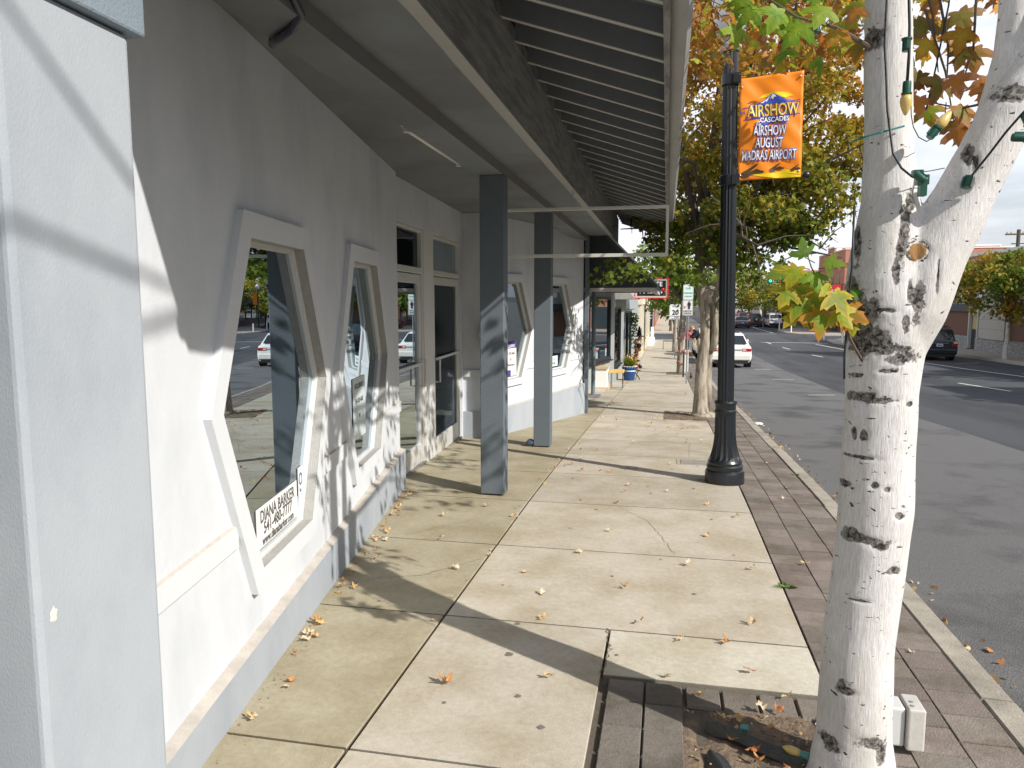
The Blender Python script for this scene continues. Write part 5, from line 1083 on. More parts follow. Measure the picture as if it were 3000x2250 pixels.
# cream shop
CS=thing('cream_shop','cream shop front with pale pilasters past the autumn decorations','building',(-1.4,45,-1.3)); cream=mat('cream_paint',(.66,.60,.48),.8,.06,3)
b=MB(); wallseg(b,(-1.40,39.5),(-1.32,61),-1.6,-.7,.2); 
for y in (39.5,42.5,46,50,54,58): b.box(-1.5,-1.24,y,y+.45,-1.7,2.2)
b.box(-1.6,-1.22,39.4,61,1.5,3.2); b.build('wall',cream,CS)
for i,y in enumerate((39.95,42.95,46.45,50.45,54.45)): shopwin(((-1.37,y),(-1.36,y+(2.5 if i==0 else 3))),-.7,1.5,CS)
b=MB(); b.box(-3,-2.9,39.5,61,-1.6,3); b.build('back_room_wall',dark_in,CS)
b=MB(); b.box(-1.2,-.95,61,61.4,-1.5,-.4); b.box(-1.25,-.85,52,60,-1.5,-1.15); b.build('step_rail',whitep,CS)
# beyond the crossing
FS=thing('corner_shop','dark glazed corner shop with white window lettering beyond the crossing','building',(-2.2,81,-1.6)); brick=mat('shop_brick',(.33,.13,.08),.9,.25,6,.3,30)
b=MB(); b.box(-8,-2.25,81,90,-1.7,1.6); b.build('wall',brick,FS); b=MB(); b.box(-1.33,-1.28,81,88,-1.7,1.6); b.build('wall',brick,FS); b=MB(); b.box(-8,-1.25,81,95,1.4,3.2); b.build('wall',brick,FS)
b=MB(); b.box(-2.24,-1.34,81.1,81.2,-1.5,1.1); b.build('door_glass',darkfr,FS); b=MB(); b.box(-1.42,-1.34,81.0,81.1,-1.6,1.2); b.box(-2.26,-2.18,81.0,81.1,-1.6,1.2); b.build('door_frame',grey_tr,FS)
for k,(s_,z) in enumerate((('OPEN',.45),('MON-SAT',.15),('HOURS',-.15),('10-6',-.42))): text('lettering',s_,.2,signw,(-1.85,81.08,z),(R(90),0,0),FS,sx=.9,bold=.006)
b=MB(); b.box(-2.5,-1.2,80.3,81.3,1.2,1.75); b.build('canopy',mat('pale_canopy',(.5,.45,.43),.7),FS)
BS=thing('brick_shops','row of low red-brown brick shops far down the left pavement','building',(-1.5,130,-1.6)); b=MB(); b.box(-9,-1.45,95,230,-1.8,3.4); b.build('wall',brick,BS)
for k in range(14):
    b=MB(); b.box(-1.46,-1.42,97+k*8,102+k*8,-1.0,1.2); b.build('window',carglass,BS)
for k in range(6):
    b=MB(); b.box(-1.45,-.6,96+k*20,104+k*20,1.35,1.6); b.build('awning',mat('awning_rust',(.3,.12,.09),.8,.1) if k%2 else dark_sid,BS)
# ------------------------------------------------------------------ SIGNS BY THE KERB
def post(t,x,y,z0,z1,r_=.022): b=MB(); b.tube([(x,y,z0),(x,y,z1)],r_,10); b.build('post',chrome,t,smooth=True,autosm=40)
def plate(t,x,y,z,w,h,name,border=inkd,face=signw):
    b=MB(); c=.022; P=[(-w/2+c,-h/2),(w/2-c,-h/2),(w/2,-h/2+c),(w/2,h/2-c),(w/2-c,h/2),(-w/2+c,h/2),(-w/2,h/2-c),(-w/2,-h/2+c)]
    b.prism([(x+p[0],z+p[1]) for p in P],'y',y-.004,y+.004); o=b.build(name,face,t)
    b=MB(); q=[(x+p[0]*.92,z+p[1]*.94) for p in P]; q2=[(x+p[0]*.88,z+p[1]*.91) for p in P]
    for k in range(8): a,c_=q[k],q[(k+1)%8]; d,e=q2[k],q2[(k+1)%8]; b.poly([(a[0],y-.006,a[1]),(c_[0],y-.006,c_[1]),(e[0],y-.006,e[1]),(d[0],y-.006,d[1])])
    b.build('border',border,o); return o
t=thing('street_sign','galvanised post carrying a faded green parking plate over a Care for Madras plate','sign',(.645,23.17,-.84)); post(t,.645,23.17,-.9,2.2)
o=plate(t,.635,23.14,1.955,.30,.46,'parking_plate',inkg); text('lettering','2 HR',.075,inkg,(.635,23.13,2.07),(R(90),0,0),t,bold=.002); text('lettering','PARKING',.062,inkg,(.635,23.13,1.93),(R(90),0,0),t,bold=.002); text('lettering','9 AM-6 PM',.045,inkg,(.635,23.13,1.83),(R(90),0,0),t,bold=.003)
o=plate(t,.630,23.14,1.485,.305,.46,'care_plate'); text('lettering','CARE FOR',.062,inkd,(.63,23.13,1.385),(R(90),0,0),t,sx=.85); text('lettering','MADRAS',.062,inkd,(.63,23.13,1.32),(R(90),0,0),t,sx=.95)
b=MB(); b.ball((.675,23.125,1.665),.020,6); b.box(.645,.705,23.122,23.128,1.56,1.635); b.box(.650,.672,23.122,23.128,1.45,1.56); b.box(.678,.70,23.122,23.128,1.45,1.56); b.box(.632,.643,23.122,23.128,1.545,1.63); b.box(.707,.718,23.122,23.128,1.545,1.63); b.build('walker_symbol',inkd,t)
b=MB(); b.tube([(.535,23.125,1.55),(.540,23.125,1.50),(.565,23.125,1.48),(.59,23.125,1.50),(.595,23.125,1.55)],.007,5); b.build('basket_symbol',inkr,t)
t=thing('speed_sign','white school speed limit 20 sign on a thin post beyond the first trees','sign',(.47,38.7,-1.25)); post(t,.47,38.7,-1.3,1.5,.025)
plate(t,.45,38.66,1.13,.60,.78,'speed_plate'); text('lettering','SPEED',.11,inkd,(.45,38.64,1.42),(R(90),0,0),t); text('lettering','20',.34,inkd,(.45,38.64,1.10),(R(90),0,0),t,bold=.006); b=MB(); b.box(.18,.72,38.645,38.65,.915,.93); b.build('rule_line',inkd,t); text('lettering','WHEN',.08,inkd,(.52,38.64,.87),(R(90),0,0),t); text('lettering','ARE PRESENT',.075,inkd,(.46,38.64,.79),(R(90),0,0),t)
t=thing('bollard_post','short dark post with a white and orange leaflet behind the care sign','post',(.66,26.5,-.93)); b=MB(); b.tube([(.62,26.2,-.97),(.62,26.2,-.05)],.03,8); b.build('post',mat('navy_post',(.02,.03,.07),.5),t); b=MB(); b.box(.665,.79,26.3,26.31,-.75,0.0); b.build('leaflet',signw,t); b=MB(); b.box(.67,.78,26.29,26.296,-.15,-.05); b.build('orange_band',mat('pumpkin_orange',(0,0,0)),t)
t=thing('bike_rack','black wire bench-like rack on the pavement beyond the speed sign','rack',(.2,48.5,-1.35)); b=MB(); 
for k in range(2): b.tube([(-.15,48+k*.5,-1.35),(-.15,48+k*.5,-.85),(.5,48+k*.5,-.85),(.5,48+k*.5,-1.35)],.02,6)
b.tube([(-.15,48,-.85),(-.15,48.5,-.85)],.02,6); b.tube([(.5,48,-.85),(.5,48.5,-.85)],.02,6); b.build('loops',darkfr,t)
t=thing('tree_trinkets','pink and red trinkets strung round the second tree trunk','decoration',(.6,28,.2)); b=MB(); rr=random.Random(6)
for k in range(26): z=rr.choice([-.15,-.1,.35,.62,.66,-.55]); a=rr.uniform(3.4,6.0); b.ball((.60+.2*math.cos(a),28+.2*math.sin(a),z+rr.uniform(-.05,.05)),.03,4)
b.build('trinket',mat('trinket_pink',(.55,.12,.16),.6,.2,9),t)
t=thing('outlet_box','small grey outlet box standing by the double-stemmed maple','electrical box',(1.12,14.2,-.42)); b=MB(); b.box(1.07,1.17,14.15,14.25,-.25,-.02); b.build('box_body',MATS['box_cover'],t); b=MB(); b.tube([(1.13,14.2,-.45),(1.13,14.2,-.25)],.02,8); b.build('conduit_stub',MATS['green_grey_pipe'],t)
t=thing('hose_spigot','small dark irrigation fitting on the pavers past the care sign','fitting',(.86,25.6,-.93)); b=MB(); b.tube([(.86,25.6,-.95),(.86,25.6,-.78),(.84,25.6,-.72)],.018,6); b.ball((.86,25.6,-.85),.05,5); b.build('body',darkfr,t)
# ------------------------------------------------------------------ VEHICLES
def car(name,label,cat,x,y,rz,kind,L,Wd,H,col,plate_c=(.7,.75,.8),group=None,z=None,detail=True,metal=.0):
    t=thing(name,label,cat,(x,y,(zg(y)-.128) if z is None else z),rz,group); pm=mat('paint_'+name+'%.2f%.2f%.2f'%col,col,.28,.02,3,coat=.6,metal=metal)
    hw=Wd/2; zb=.24
    if kind=='sedan': body=[(0,.66,.90),(.03,.90,.95),(.25,.98,.985),(.9,1.0,1.0),(1.35,.985,1.0),(L-1.55,.98,1.0),(L-.9,.90,.98),(L-.25,.76,.92),(L,.58,.84)]; cab=(.55,1.28,L-2.15,L-1.25,.97)
    elif kind=='suv': body=[(0,.70,.92),(.04,.96,.965),(.3,1.02,.99),(1.2,1.03,1.0),(L-1.5,1.04,1.0),(L-.8,1.0,.98),(L-.2,.86,.93),(L,.66,.86)]; cab=(.10,.48,L-2.1,L-1.25,1.0)
    else: body=[(0,.75,.95),(.04,1.02,.98),(.3,1.08,1.0),(1.2,1.08,1.0),(L-1.2,1.08,1.0),(L-.7,1.0,.98),(L-.1,.80,.93),(L,.62,.88)]; cab=(.06,.26,L-1.55,L-.75,1.06)
    b=MB(); rings=[]
    for (yy,zt,ws) in body:
        w=hw*ws; half=[(w*.84,zb),(w*.97,zb+.10),(w*1.0,.50),(w*.99,min(.74,zt-.10)),(w*.955,zt-.06),(w*.86,zt-.005),(w*.45,zt+.015)]
        P=half+[(0,zt+.02)]+[(-a,c) for a,c in half[::-1]]; rings.append([b.av((a,yy-.0,c)) for a,c in P])
    for r1,r2 in zip(rings,rings[1:]):
        n=len(r1)
        for k in range(n-1): b.face((r1[k],r1[k+1],r2[k+1],r2[k]))
        b.face((r1[-1],r1[0],r2[0],r2[-1]))
    b.face(rings[0]); b.face(rings[-1][::-1]); bo=b.build('body',pm,t,smooth=True,world=False,autosm=38)
    y0,y1,y2,y3,zc=cab; wb_=hw*.94; wr=hw*(.74 if kind=='sedan' else .80 if kind=='suv' else .84)
    def cabpt(side,yy,top,ins=0): return (side*((wr if top else wb_)-ins),yy,(H-.04 if top else zc-.03))
    b=MB(); st=[(y0,wb_*.93,zc-.04),(y1,wr*.96,H-.05),((y1+y2)/2,wr,H),(y2,wr*.97,H-.04),(y3,wb_*.95,zc-.04)]
    lo=[(y0,wb_),(y0+(y1-y0)*.6,wb_),((y1+y2)/2,wb_),(y2+(y3-y2)*.5,wb_),(y3,wb_)]
    top=[]; bot=[]
    for (yy,w,zz),(yl,wl) in zip(st,lo):
        bot.append([b.av((wl,yl,zc-.05)),b.av((-wl,yl,zc-.05))]); top.append([b.av((w,yy,zz-.03)),b.av((w*.8,yy,zz)),b.av((0,yy,zz+.01)),b.av((-w*.8,yy,zz)),b.av((-w,yy,zz-.03))])
    for k in range(4):
        for j in range(4): b.face((top[k][j],top[k][j+1],top[k+1][j+1],top[k+1][j]))
        b.face((bot[k][0],top[k][0],top[k+1][0],bot[k+1][0])); b.face((top[k][4],bot[k][1],bot[k+1][1],top[k+1][4]))
    b.face([bot[0][0],bot[0][1]]+[top[0][j] for j in (4,3,2,1,0)]); b.face([bot[4][1],bot[4][0]]+[top[4][j] for j in (0,1,2,3,4)]); b.build('cabin',pm,t,smooth=True,world=False,autosm=30)
    # glass
    def quad(name,P,m=carglass,off=(0,0,0)):
        b=MB(); b.poly([tuple(a+o for a,o in zip(p,off)) for p in P]); return b.build(name,m,t,world=False)
    def lerp(a,c,k): return tuple(a[i]+(c[i]-a[i])*k for i in range(3))
    B=[(wb_*.86,y0,zc),(-wb_*.86,y0,zc)]; T=[(-wr*.86,y1,H-.05),(wr*.86,y1,H-.05)]
    fl=.10 if kind!='van' else .22; P=[lerp(B[0],T[1],fl),lerp(B[1],T[0],fl),lerp(B[1],T[0],.88 if kind!='van' else .80),lerp(B[0],T[1],.88 if kind!='van' else .80)]
    nv=Vector((0,-(H-zc),-(y1-y0)*-1)).normalized(); nrm=Vector((0,-(H-zc),(y1-y0))).normalized()*.018
    quad('rear_window',P,off=nrm)
    F=[(wb_*.86,y3,zc),(-wb_*.86,y3,zc),(-wr*.86,y2,H-.05),(wr*.86,y2,H-.05)]; nf=Vector((0,H-zc,y3-y2)).normalized()*.02; quad('windscreen',[lerp(F[0],F[3],.06),lerp(F[1],F[2],.06),lerp(F[1],F[2],.92),lerp(F[0],F[3],.92)],off=nf)
    for s_ in (1,-1):
        ys=[(y0+.25 if kind!='sedan' else y0+.35,(y1+y2)/2-.05),((y1+y2)/2+.05,y3-.15)] 
        for (a,c) in ys:
            def sidept(yy,kz):
                w=(wb_+(wr-wb_)*kz)+.012; return (s_*w,yy,zc-.05+(H-zc)*kz+.0)
            ta=max(a,y1+.08) if a<y1+.08 else a; tc_=min(c,y2)
            quad('side_window',[sidept(a,.10),sidept(c,.10),sidept(tc_,.86),sidept(ta,.86)])
    rz_=mat('tail_red',(.42,.01,.015),.2,.05,3,coat=.5); lamp_w=mat('lamp_clear',(.75,.74,.72),.15,0,coat=.5); dark=mat('car_black_plastic',(.015,.015,.017),.6)
    for s_ in (1,-1):
        b=MB()
        if kind=='sedan': b.box(s_*hw*.50,s_*hw*.93,-.012,.22,.735,.865)
        elif kind=='suv': b.box(s_*hw*.68,s_*hw*.955,-.012,.25,.74,1.0)
        else: b.box(s_*hw*.86,s_*hw*.985,-.012,.12,.62,1.05)
        o=b.build('tail_light',rz_,t,world=False); bevel(o,.03,3)
        b=MB(); b.box(s_*hw*.52,s_*hw*.68,-.016,.02,.775,.83) if kind=='sedan' else b.box(s_*hw*.74,s_*hw*.93,-.016,.02,.90,.97) if kind=='suv' else b.box(s_*hw*.88,s_*hw*.97,-.018,.02,.80,.88); b.build('lens',lamp_w,o,world=False)
        for yy in (L*.19,L*.80):
            rad=.335 if kind=='sedan' else .36
            b=MB(); M=Matrix.Translation((s_*(hw-.13),yy,rad))@Matrix.Rotation(R(90),4,'Y'); b.T=M; b.lathe([(rad*.62,-.115),(rad*.93,-.115),(rad,-.07),(rad,.07),(rad*.93,.115),(rad*.62,.115)],0,0,24); wh=b.build('wheel',tyre,t,smooth=True,world=False,autosm=40)
            b=MB(); b.T=M; b.lathe([(rad*.63,-.10),(rad*.63,.10)],0,0,20); b.build('rim',chrome,wh,world=False,smooth=False)
            b=MB(); b.T=Matrix.Translation((s_*(hw-.16),yy,rad))@Matrix.Rotation(R(90),4,'Y'); b.lathe([(rad*1.13,-.10),(rad*1.13,.168)],0,0,24); b.build('wheel_arch',dark,t,world=False)
    b=MB(); b.box(-hw*.93,hw*.93,-.055,.16,.34,.60) ; o=b.build('bumper',pm if kind!='van' else dark,t,world=False); bevel(o,.05,3)
    b=MB(); b.box(-hw*.80,hw*.80,-.03,.25,.20,.345); b.build('lower_valance',dark,t,world=False)
    b=MB(); pz=.70 if kind=='sedan' else .80 if kind=='suv' else .72; b.box(-.155,.155,-.022,-.012,pz-.075,pz+.075); pl=b.build('number_plate',mat('plate_pale',(.55,.62,.72),.4,.05),t,world=False); b=MB(); b.box(-.11,.11,-.025,-.021,pz-.03,pz+.025); b.build('plate_marks',mat('plate_ink',(.08,.12,.3),.5,.3,60),pl,world=False)
    b=MB(); b.box(-hw*.48,hw*.48,-.016,.0,pz+.095,pz+.125); b.build('trim_bar',chrome if kind!='van' else pm,t,world=False)
    b=MB(); 
    if kind=='suv': b.tube([(hw*.70,.6,H+.02),(hw*.70,2.4,H+.03)],.022,6); b.tube([(-hw*.70,.6,H+.02),(-hw*.70,2.4,H+.03)],.022,6); b.build('roof_rail',dark,t,world=False)
    if kind=='van':
        b.box(-hw*.78,hw*.78,.5,.54,H+.03,H+.07); b.box(-hw*.78,hw*.78,1.9,1.94,H+.03,H+.07); b.box(-hw*.75,-hw*.72,.4,2.4,H+.07,H+.10); b.box(hw*.72,hw*.75,.4,2.4,H+.07,H+.10); b.build('roof_rack',chrome,t,world=False)
        b=MB(); b.box(-.01,.01,-.02,0,.65,1.75); b.build('door_seam',dark,t,world=False); b=MB(); b.box(-hw*.66,-hw*.2,-.02,-.0,.90,1.0); b.build('door_decal',mat('decal_navy',(.04,.05,.12),.5),t,world=False)
    for s_ in (1,-1): b=MB(); b.box(s_*(hw-.02),s_*(hw+.16),y3-.35,y3-.23,zc+.0,zc+.14); bevel(b.build('mirror',pm,t,world=False),.03,2)
    return t
wh=(.80,.79,.74)
car('sedan','white sedan parked by the kerb just past the lamp post, seen from behind','car',2.85,34.0,R(.5),'sedan',4.75,1.84,1.47,wh)
v=car('white_hatchback','white wagon parked ahead of the white sedan beside the people','car',2.45,40.2,R(1),'suv',4.4,1.78,1.62,(.78,.79,.80))
v2=car('black_wagon','black estate wagon parked at the far kerb before the stone building','car',13.95,42.2,R(-1.5),'suv',4.56,1.80,1.68,(.012,.02,.026))
b=MB(); b.tube([(-.60,.9,1.75),(.60,.9,1.75)],.025,6); b.tube([(-.60,2.0,1.76),(.60,2.0,1.76)],.025,6); b.build('roof_bar',MATS['car_black_plastic'],v2,world=False)
car('black_sedan','black sedan driving away in the middle lane beyond the crossing','car',9.55,98.5,R(1),'sedan',4.9,1.86,1.48,(.012,.014,.03))
car('dark_minivan','dark SUV half hidden behind the other black SUV far up the street','car',11.3,112,R(1),'suv',4.8,1.95,1.82,(.03,.035,.05))
v=car('black_offroader','black SUV with a spare wheel on its tailgate beside the white van','car',11.7,104,R(1),'suv',4.6,1.88,1.78,(.01,.012,.012))
b=MB(); b.T=Matrix.Translation((.1,-.12,1.02))@Matrix.Rotation(R(90),4,'X'); b.lathe([(.2,-.09),(.33,-.09),(.36,-.03),(.36,.06),(.3,.09)],0,0,20); o=b.build('spare_wheel',tyre,v,smooth=True,world=False,autosm=40); b=MB(); b.T=Matrix.Translation((.1,-.2,1.02))@Matrix.Rotation(R(90),4,'X'); b.lathe([(.17,-.02),(.17,.03)],0,0,16); b.build('rim',chrome,o,world=False)
car('white_van','white panel van with a roof rack parked by the far kerb','van',13.95,101.6,R(1),'van',4.7,1.78,1.88,(.78,.79,.80))
car('silver_car','silver car waiting far up the street left of the black SUVs','car',8.1,128,R(1),'sedan',4.6,1.8,1.47,(.5,.53,.56))
car('white_pickup','white car far up the street behind the dark SUV','car',11.2,142,R(1),'suv',4.7,1.85,1.8,(.75,.75,.75))
car('pale_car','pale blue-grey car farthest up the street','car',9.6,150,R(1),'suv',4.6,1.8,1.7,(.35,.4,.45))
car('distant_red_car','small dark red car far off by the right kerb','car',14.2,150,R(1),'sedan',4.6,1.8,1.5,(.3,.03,.03))
# ------------------------------------------------------------------ PEOPLE
def person(label,loc,rz,J,E_,R_,matf,hair=None,hat=None):
    t=thing('person',label,'person',loc,rz)
    names=list(J); me=bpy.data.meshes.new('p'); me.from_pydata([J[n] for n in names],[(names.index(a),names.index(b)) for a,b in E_],[]); o=bpy.data.objects.new('p',me); C.objects.link(o)
    sk=o.modifiers.new('skin','SKIN'); 
    for i,n in enumerate(names): me.skin_vertices[0].data[i].radius=(R_[n],R_[n]*.9) if not isinstance(R_[n],tuple) else R_[n]
    me.skin_vertices[0].data[names.index('pelvis')].use_root=True
    ss=o.modifiers.new('s','SUBSURF'); ss.levels=2; ss.render_levels=2
    dg=bpy.context.evaluated_depsgraph_get(); m2=bpy.data.meshes.new_from_object(o.evaluated_get(dg)); bpy.data.objects.remove(o); m2.name='body'; m2.materials.clear()
    ms=[]; 
    for p in m2.polygons:
        c=p.center; n=min(names,key=lambda k:(Vector(J[k])-c).length); m=matf(n,c)
        if m not in ms: ms.append(m); m2.materials.append(m)
        p.material_index=ms.index(m); p.use_smooth=True
    ob=bpy.data.objects.new('body',m2); C.objects.link(ob); ob.parent=t
    if hair: b=MB(); c,r_,m=hair; b.ball(c,r_,8,1.05); b.build('hair',m,t,smooth=True,world=False)
    return t
skin_=mat('skin',(.55,.32,.22),.6,.04); blk=mat('black_cloth',(.015,.017,.022),.9,.15,12); khk=mat('khaki_cloth',(.42,.33,.19),.9,.12,10); shoe=mat('shoe',(.05,.04,.03),.7); gingr=mat('ginger_hair',(.42,.18,.06),.8,.2,20); redc=mat('pink_cloth',(.55,.10,.12),.85,.1,9); tanc=mat('tan_cloth',(.5,.38,.26),.9,.1); whc=mat('white_cloth',(.75,.74,.7),.9,.05)
J={'pelvis':(0,0,.92),'waist':(-.04,.04,1.08),'chest':(-.13,.12,1.28),'neck':(-.24,.2,1.43),'head':(-.33,.26,1.50),'top':(-.38,.29,1.58),
 'sl':(-.10,-.06,1.36),'sr':(-.22,.30,1.36),'el':(-.25,-.10,1.12),'er':(-.38,.34,1.12),'hl':(-.45,0,1.02),'hr':(-.52,.30,1.02),'fl':(-.52,.03,1.0),'fr':(-.59,.30,1.0),
 'll':(0,-.11,.86),'lr':(0,.11,.86),'kl':(-.03,-.13,.48),'kr':(.04,.14,.48),'al':(.03,-.13,.09),'ar':(.10,.14,.09),'tl':(-.14,-.14,.035),'tr':(-.06,.15,.035)}
EE=[('pelvis','waist'),('waist','chest'),('chest','neck'),('neck','head'),('head','top'),('chest','sl'),('chest','sr'),('sl','el'),('sr','er'),('el','hl'),('er','hr'),('hl','fl'),('hr','fr'),('pelvis','ll'),('pelvis','lr'),('ll','kl'),('lr','kr'),('kl','al'),('kr','ar'),('al','tl'),('ar','tr')]
RR={'pelvis':.16,'waist':.15,'chest':.165,'neck':.065,'head':.095,'top':.08,'sl':.085,'sr':.085,'el':.06,'er':.06,'hl':.036,'hr':.036,'fl':.028,'fr':.028,'ll':.115,'lr':.115,'kl':.085,'kr':.085,'al':.06,'ar':.06,'tl':.04,'tr':.04}
def mf(n,c): return skin_ if n in('head','top','hl','hr','fl','fr') else blk if n in('waist','chest','neck','sl','sr','el','er') else shoe if n in('tl','tr') else khk
person('person in a black jacket and khaki trousers leaning into the white wagon','' and None or (1.62,37.3,zg(37.3)-.0),0,J,EE,RR,mf,hair=((-.37,.28,1.57),.10,gingr))
def mf2(n,c): return skin_ if n in('head','top','hl','hr','fl','fr') else redc if n in('waist','chest','neck','sl','sr','el','er') else shoe if n in('tl','tr') else blk
person('person in a pink top with light hair beside the jacketed one',(1.0,38.2,zg(38.2)),R(160),J,EE,RR,mf2,hair=((-.37,.28,1.56),.12,mat('blond_hair',(.6,.42,.2),.8,.1)))
J3={'pelvis':(0,0,.93),'waist':(0,0,1.08),'chest':(0,0,1.30),'neck':(0,0,1.47),'head':(0,0,1.58),'top':(0,0,1.68),'sl':(-.19,0,1.40),'sr':(.19,0,1.40),'el':(-.24,.02,1.12),'er':(.24,.02,1.12),'hl':(-.25,.08,.88),'hr':(.25,.08,.88),'fl':(-.25,.10,.80),'fr':(.25,.1,.80),'ll':(-.10,0,.88),'lr':(.10,0,.88),'kl':(-.11,.08,.48),'kr':(.11,-.05,.48),'al':(-.11,.0,.09),'ar':(.11,-.16,.10),'tl':(-.11,.15,.035),'tr':(.11,-.02,.035)}
def mf3(n,c): return skin_ if n in('head','top','hl','hr','fl','fr') else whc if n in('waist','chest','neck','sl','sr','el','er') else shoe if n in('tl','tr') else tanc
person('person in a white top and tan trousers walking far down the pavement',(-.95,160,zg(160)),0,J3,EE,RR,mf3,hair=((0,-.02,1.66),.10,mat('brown_hair',(.12,.07,.04),.8)))
# ------------------------------------------------------------------ RIGHT SIDE OF THE STREET
stonew=mat('pale_stone_tile',(.46,.43,.38),.8,.06,2,.1,30); slate=mat('stacked_slate',(.22,.22,.22),.9,.5,5,.8,14,stretch=(1,1,5),col2=(.42,.41,.40),c2s=4); brownp=mat('brown_plank',(.15,.065,.038),.7,.2,4,.2,10,stretch=(1,1,9)); redb=mat('red_brick',(.48,.19,.125),.9,.22,6,.5,25,col2=(.42,.23,.17),c2s=3,stretch=(1,1,2.5)); whitecap=mat('white_coping',(.75,.75,.72),.7)
SB=thing('stone_building','low building with tan stone piers, brown plank panels and a brick parapet across the street','building',(19.5,50,-1.4))
X=19.5
def fbox(name,m,y0,y1,z0,z1,o0=0,o1=.12,parent=None): b=MB(); b.box(X-o1,X-o0,y0,y1,z0,z1); return b.build(name,m,parent or SB)
b=MB(); b.box(X,32,24,63,-1.8,3.9); b.build('core',stonew,SB); b=MB(); b.box(X-.05,32,24,63,3.05,4.55); b.build('brick_parapet',redb,SB); b=MB(); b.box(X-.12,32,24,56,4.55,4.75); b.build('coping',whitecap,SB); b=MB(); b.box(X-.12,32,56,63,4.55,4.65); b.build('coping',whitecap,SB)
fbox('brown_panel',brownp,53.6,58.3,-.62,1.25,0,.05); fbox('dark_lintel',mat('lintel_dark',(.05,.06,.065),.6),53.2,60,1.0,1.5,0,.25); fbox('slate_base',slate,53.5,60,-1.7,-.60,0,.22)
fbox('stone_pier',stonew,58.4,60.0,-1.6,1.6,0,.18); fbox('stone_pier',stonew,47.8,51.4,-.66,1.6,0,.35); fbox('pier_course',darkfr,47.8,51.4,-.66,-.62,.34,.36)
for z in (-.02,.55): fbox('pier_course',mat('joint_grey',(.25,.24,.22),.9),47.8,51.4,z,z+.02,.345,.353)
fbox('slate_base',slate,38,51.6,-1.7,-.66,0,.45); fbox('brown_panel',brownp,40.5,47.7,-.6,1.1,0,.06); fbox('dark_lintel',MATS['lintel_dark'],38,47.7,1.1,1.5,0,.25); fbox('notice',signw,44.6,46.4,.72,.92,.06,.10)
o=fbox('door_frame',mat('pale_metal',(.6,.62,.58),.4),51.75,51.85,-1.35,1.35,.1,.3); fbox('door_frame',MATS['pale_metal'],53.15,53.25,-1.35,1.35,.1,.3); fbox('door_frame',MATS['pale_metal'],51.85,53.15,.80,.88,.1,.3); fbox('door_glass',carglass,51.7,53.4,-1.4,1.4,0,.1); fbox('door_blind',mat('tan_blind',(.5,.40,.2),.8),52.0,53.0,-.1,1.2,.1,.12)
fbox('stone_pier',stonew,33,38,-1.6,1.6,0,.3); fbox('window',carglass,25,33,-.6,1.2,0,.06)
b=MB(); b.box(X-.12,X,24,63,1.5,3.05); b.build('upper_wall',mat('upper_grey',(.33,.31,.28),.8,.06),SB)
b=MB(); 
for y in (27,31,35,39,43,47,51,55,59): b.box(X-.15,X-.11,y,y+1.6,1.9,2.8)
b.build('upper_window',whitecap,SB)
b=MB(); b.box(17.6,18.0,53.6,60,-1.5,-1.1); 
t=thing('utility_pole','wooden utility pole with crossarm and transformers behind the stone building','utility pole',(28.6,70,-1.5)); b=MB(); b.tube([(28.6,70,-1.8),(28.6,70,7.6)],.15,10); b.build('pole',bark_d,t); b=MB(); b.box(27.6,29.6,69.9,70.05,7.15,7.28); b.box(28.1,29.1,69.9,70.05,6.4,6.48); b.build('crossarm',bark_d,t)
for x in (28.35,28.95): b=MB(); b.lathe([(.14,0),(.15,.1),(.15,.5),(.1,.56)],x,69.85,12); b.v=[(v[0],v[1],v[2]+5.6) for v in b.v]; b.build('transformer',mat('transformer_grey',(.5,.52,.54),.5),t)
b=MB(); 
for x in (27.7,28.0,28.9,29.3,29.5): b.tube([(x,69.95,7.28),(x,69.95,7.42)],.03,5)
b.build('insulator',darkfr,t)
RB=thing('red_brick_building','two-storey red brick corner building with a stepped white-capped parapet','building',(18,85,-1.6))
X=17.8; b=MB(); b.box(X,34,82,95.5,-1.8,6.9); b.box(X,34,87.3,90.6,6.9,7.45); b.build('wall',redb,RB)
b=MB(); b.box(X-.06,34.1,81.94,87.3,6.9,7.02); b.box(X-.06,34.1,90.6,95.5,6.9,7.02); b.box(X-.06,34.1,87.24,90.66,7.45,7.6); b.box(X-.08,X+.5,86.0,86.4,7.02,7.3); b.build('coping',whitecap,RB)
b=MB(); b.box(X-.08,34,81.9,95.5,5.45,5.58); b.box(X-.05,34,81.95,95.5,5.15,5.22); b.box(X-.06,34,81.94,95.5,1.6,1.75); b.build('brick_course',mat('brick_dark',(.26,.09,.06),.9,.2,6),RB)
b=MB(); b.box(X-.05,X,88.0,89.0,6.15,6.95); b.build('date_stone',stonew,RB)
for y in (84.4,87.4,91.0,93.6):
    b=MB(); b.box(X-.03,X,y-.28,y+.28,2.9,4.55); b.build('window',carglass,RB)
for x in (20.5,24,27.5): b=MB(); b.box(x,x+1,81.97,82,2.9,4.6); b.build('window',carglass,RB)
b=MB(); b.box(X-.06,X,83,94,-1.5,1.1); b.box(X+.5,26,81.94,82,-1.5,1.0); b.build('shopfront',mat('shopfront_dark',(.03,.045,.05),.4),RB); b=MB(); 
for y in (83,85,87.2,89.4,92,94): b.box(X-.1,X-.05,y-.12,y+.12,-1.5,1.2)
b.build('shopfront_post',mat('teal_post',(.08,.16,.15),.5),RB)
t=thing('red_shop_sign','square red hanging sign with white lettering on the brick building','sign',(16.6,80,2.6)); b=MB(); b.box(16.05,17.1,80,80.12,1.95,3.3); b.build('panel',redp,t); b=MB(); b.box(17.12,17.22,80,80.14,1.9,3.36); b.box(16.1,17.8,80.02,80.1,3.34,3.4); b.build('bracket',darkfr,t)
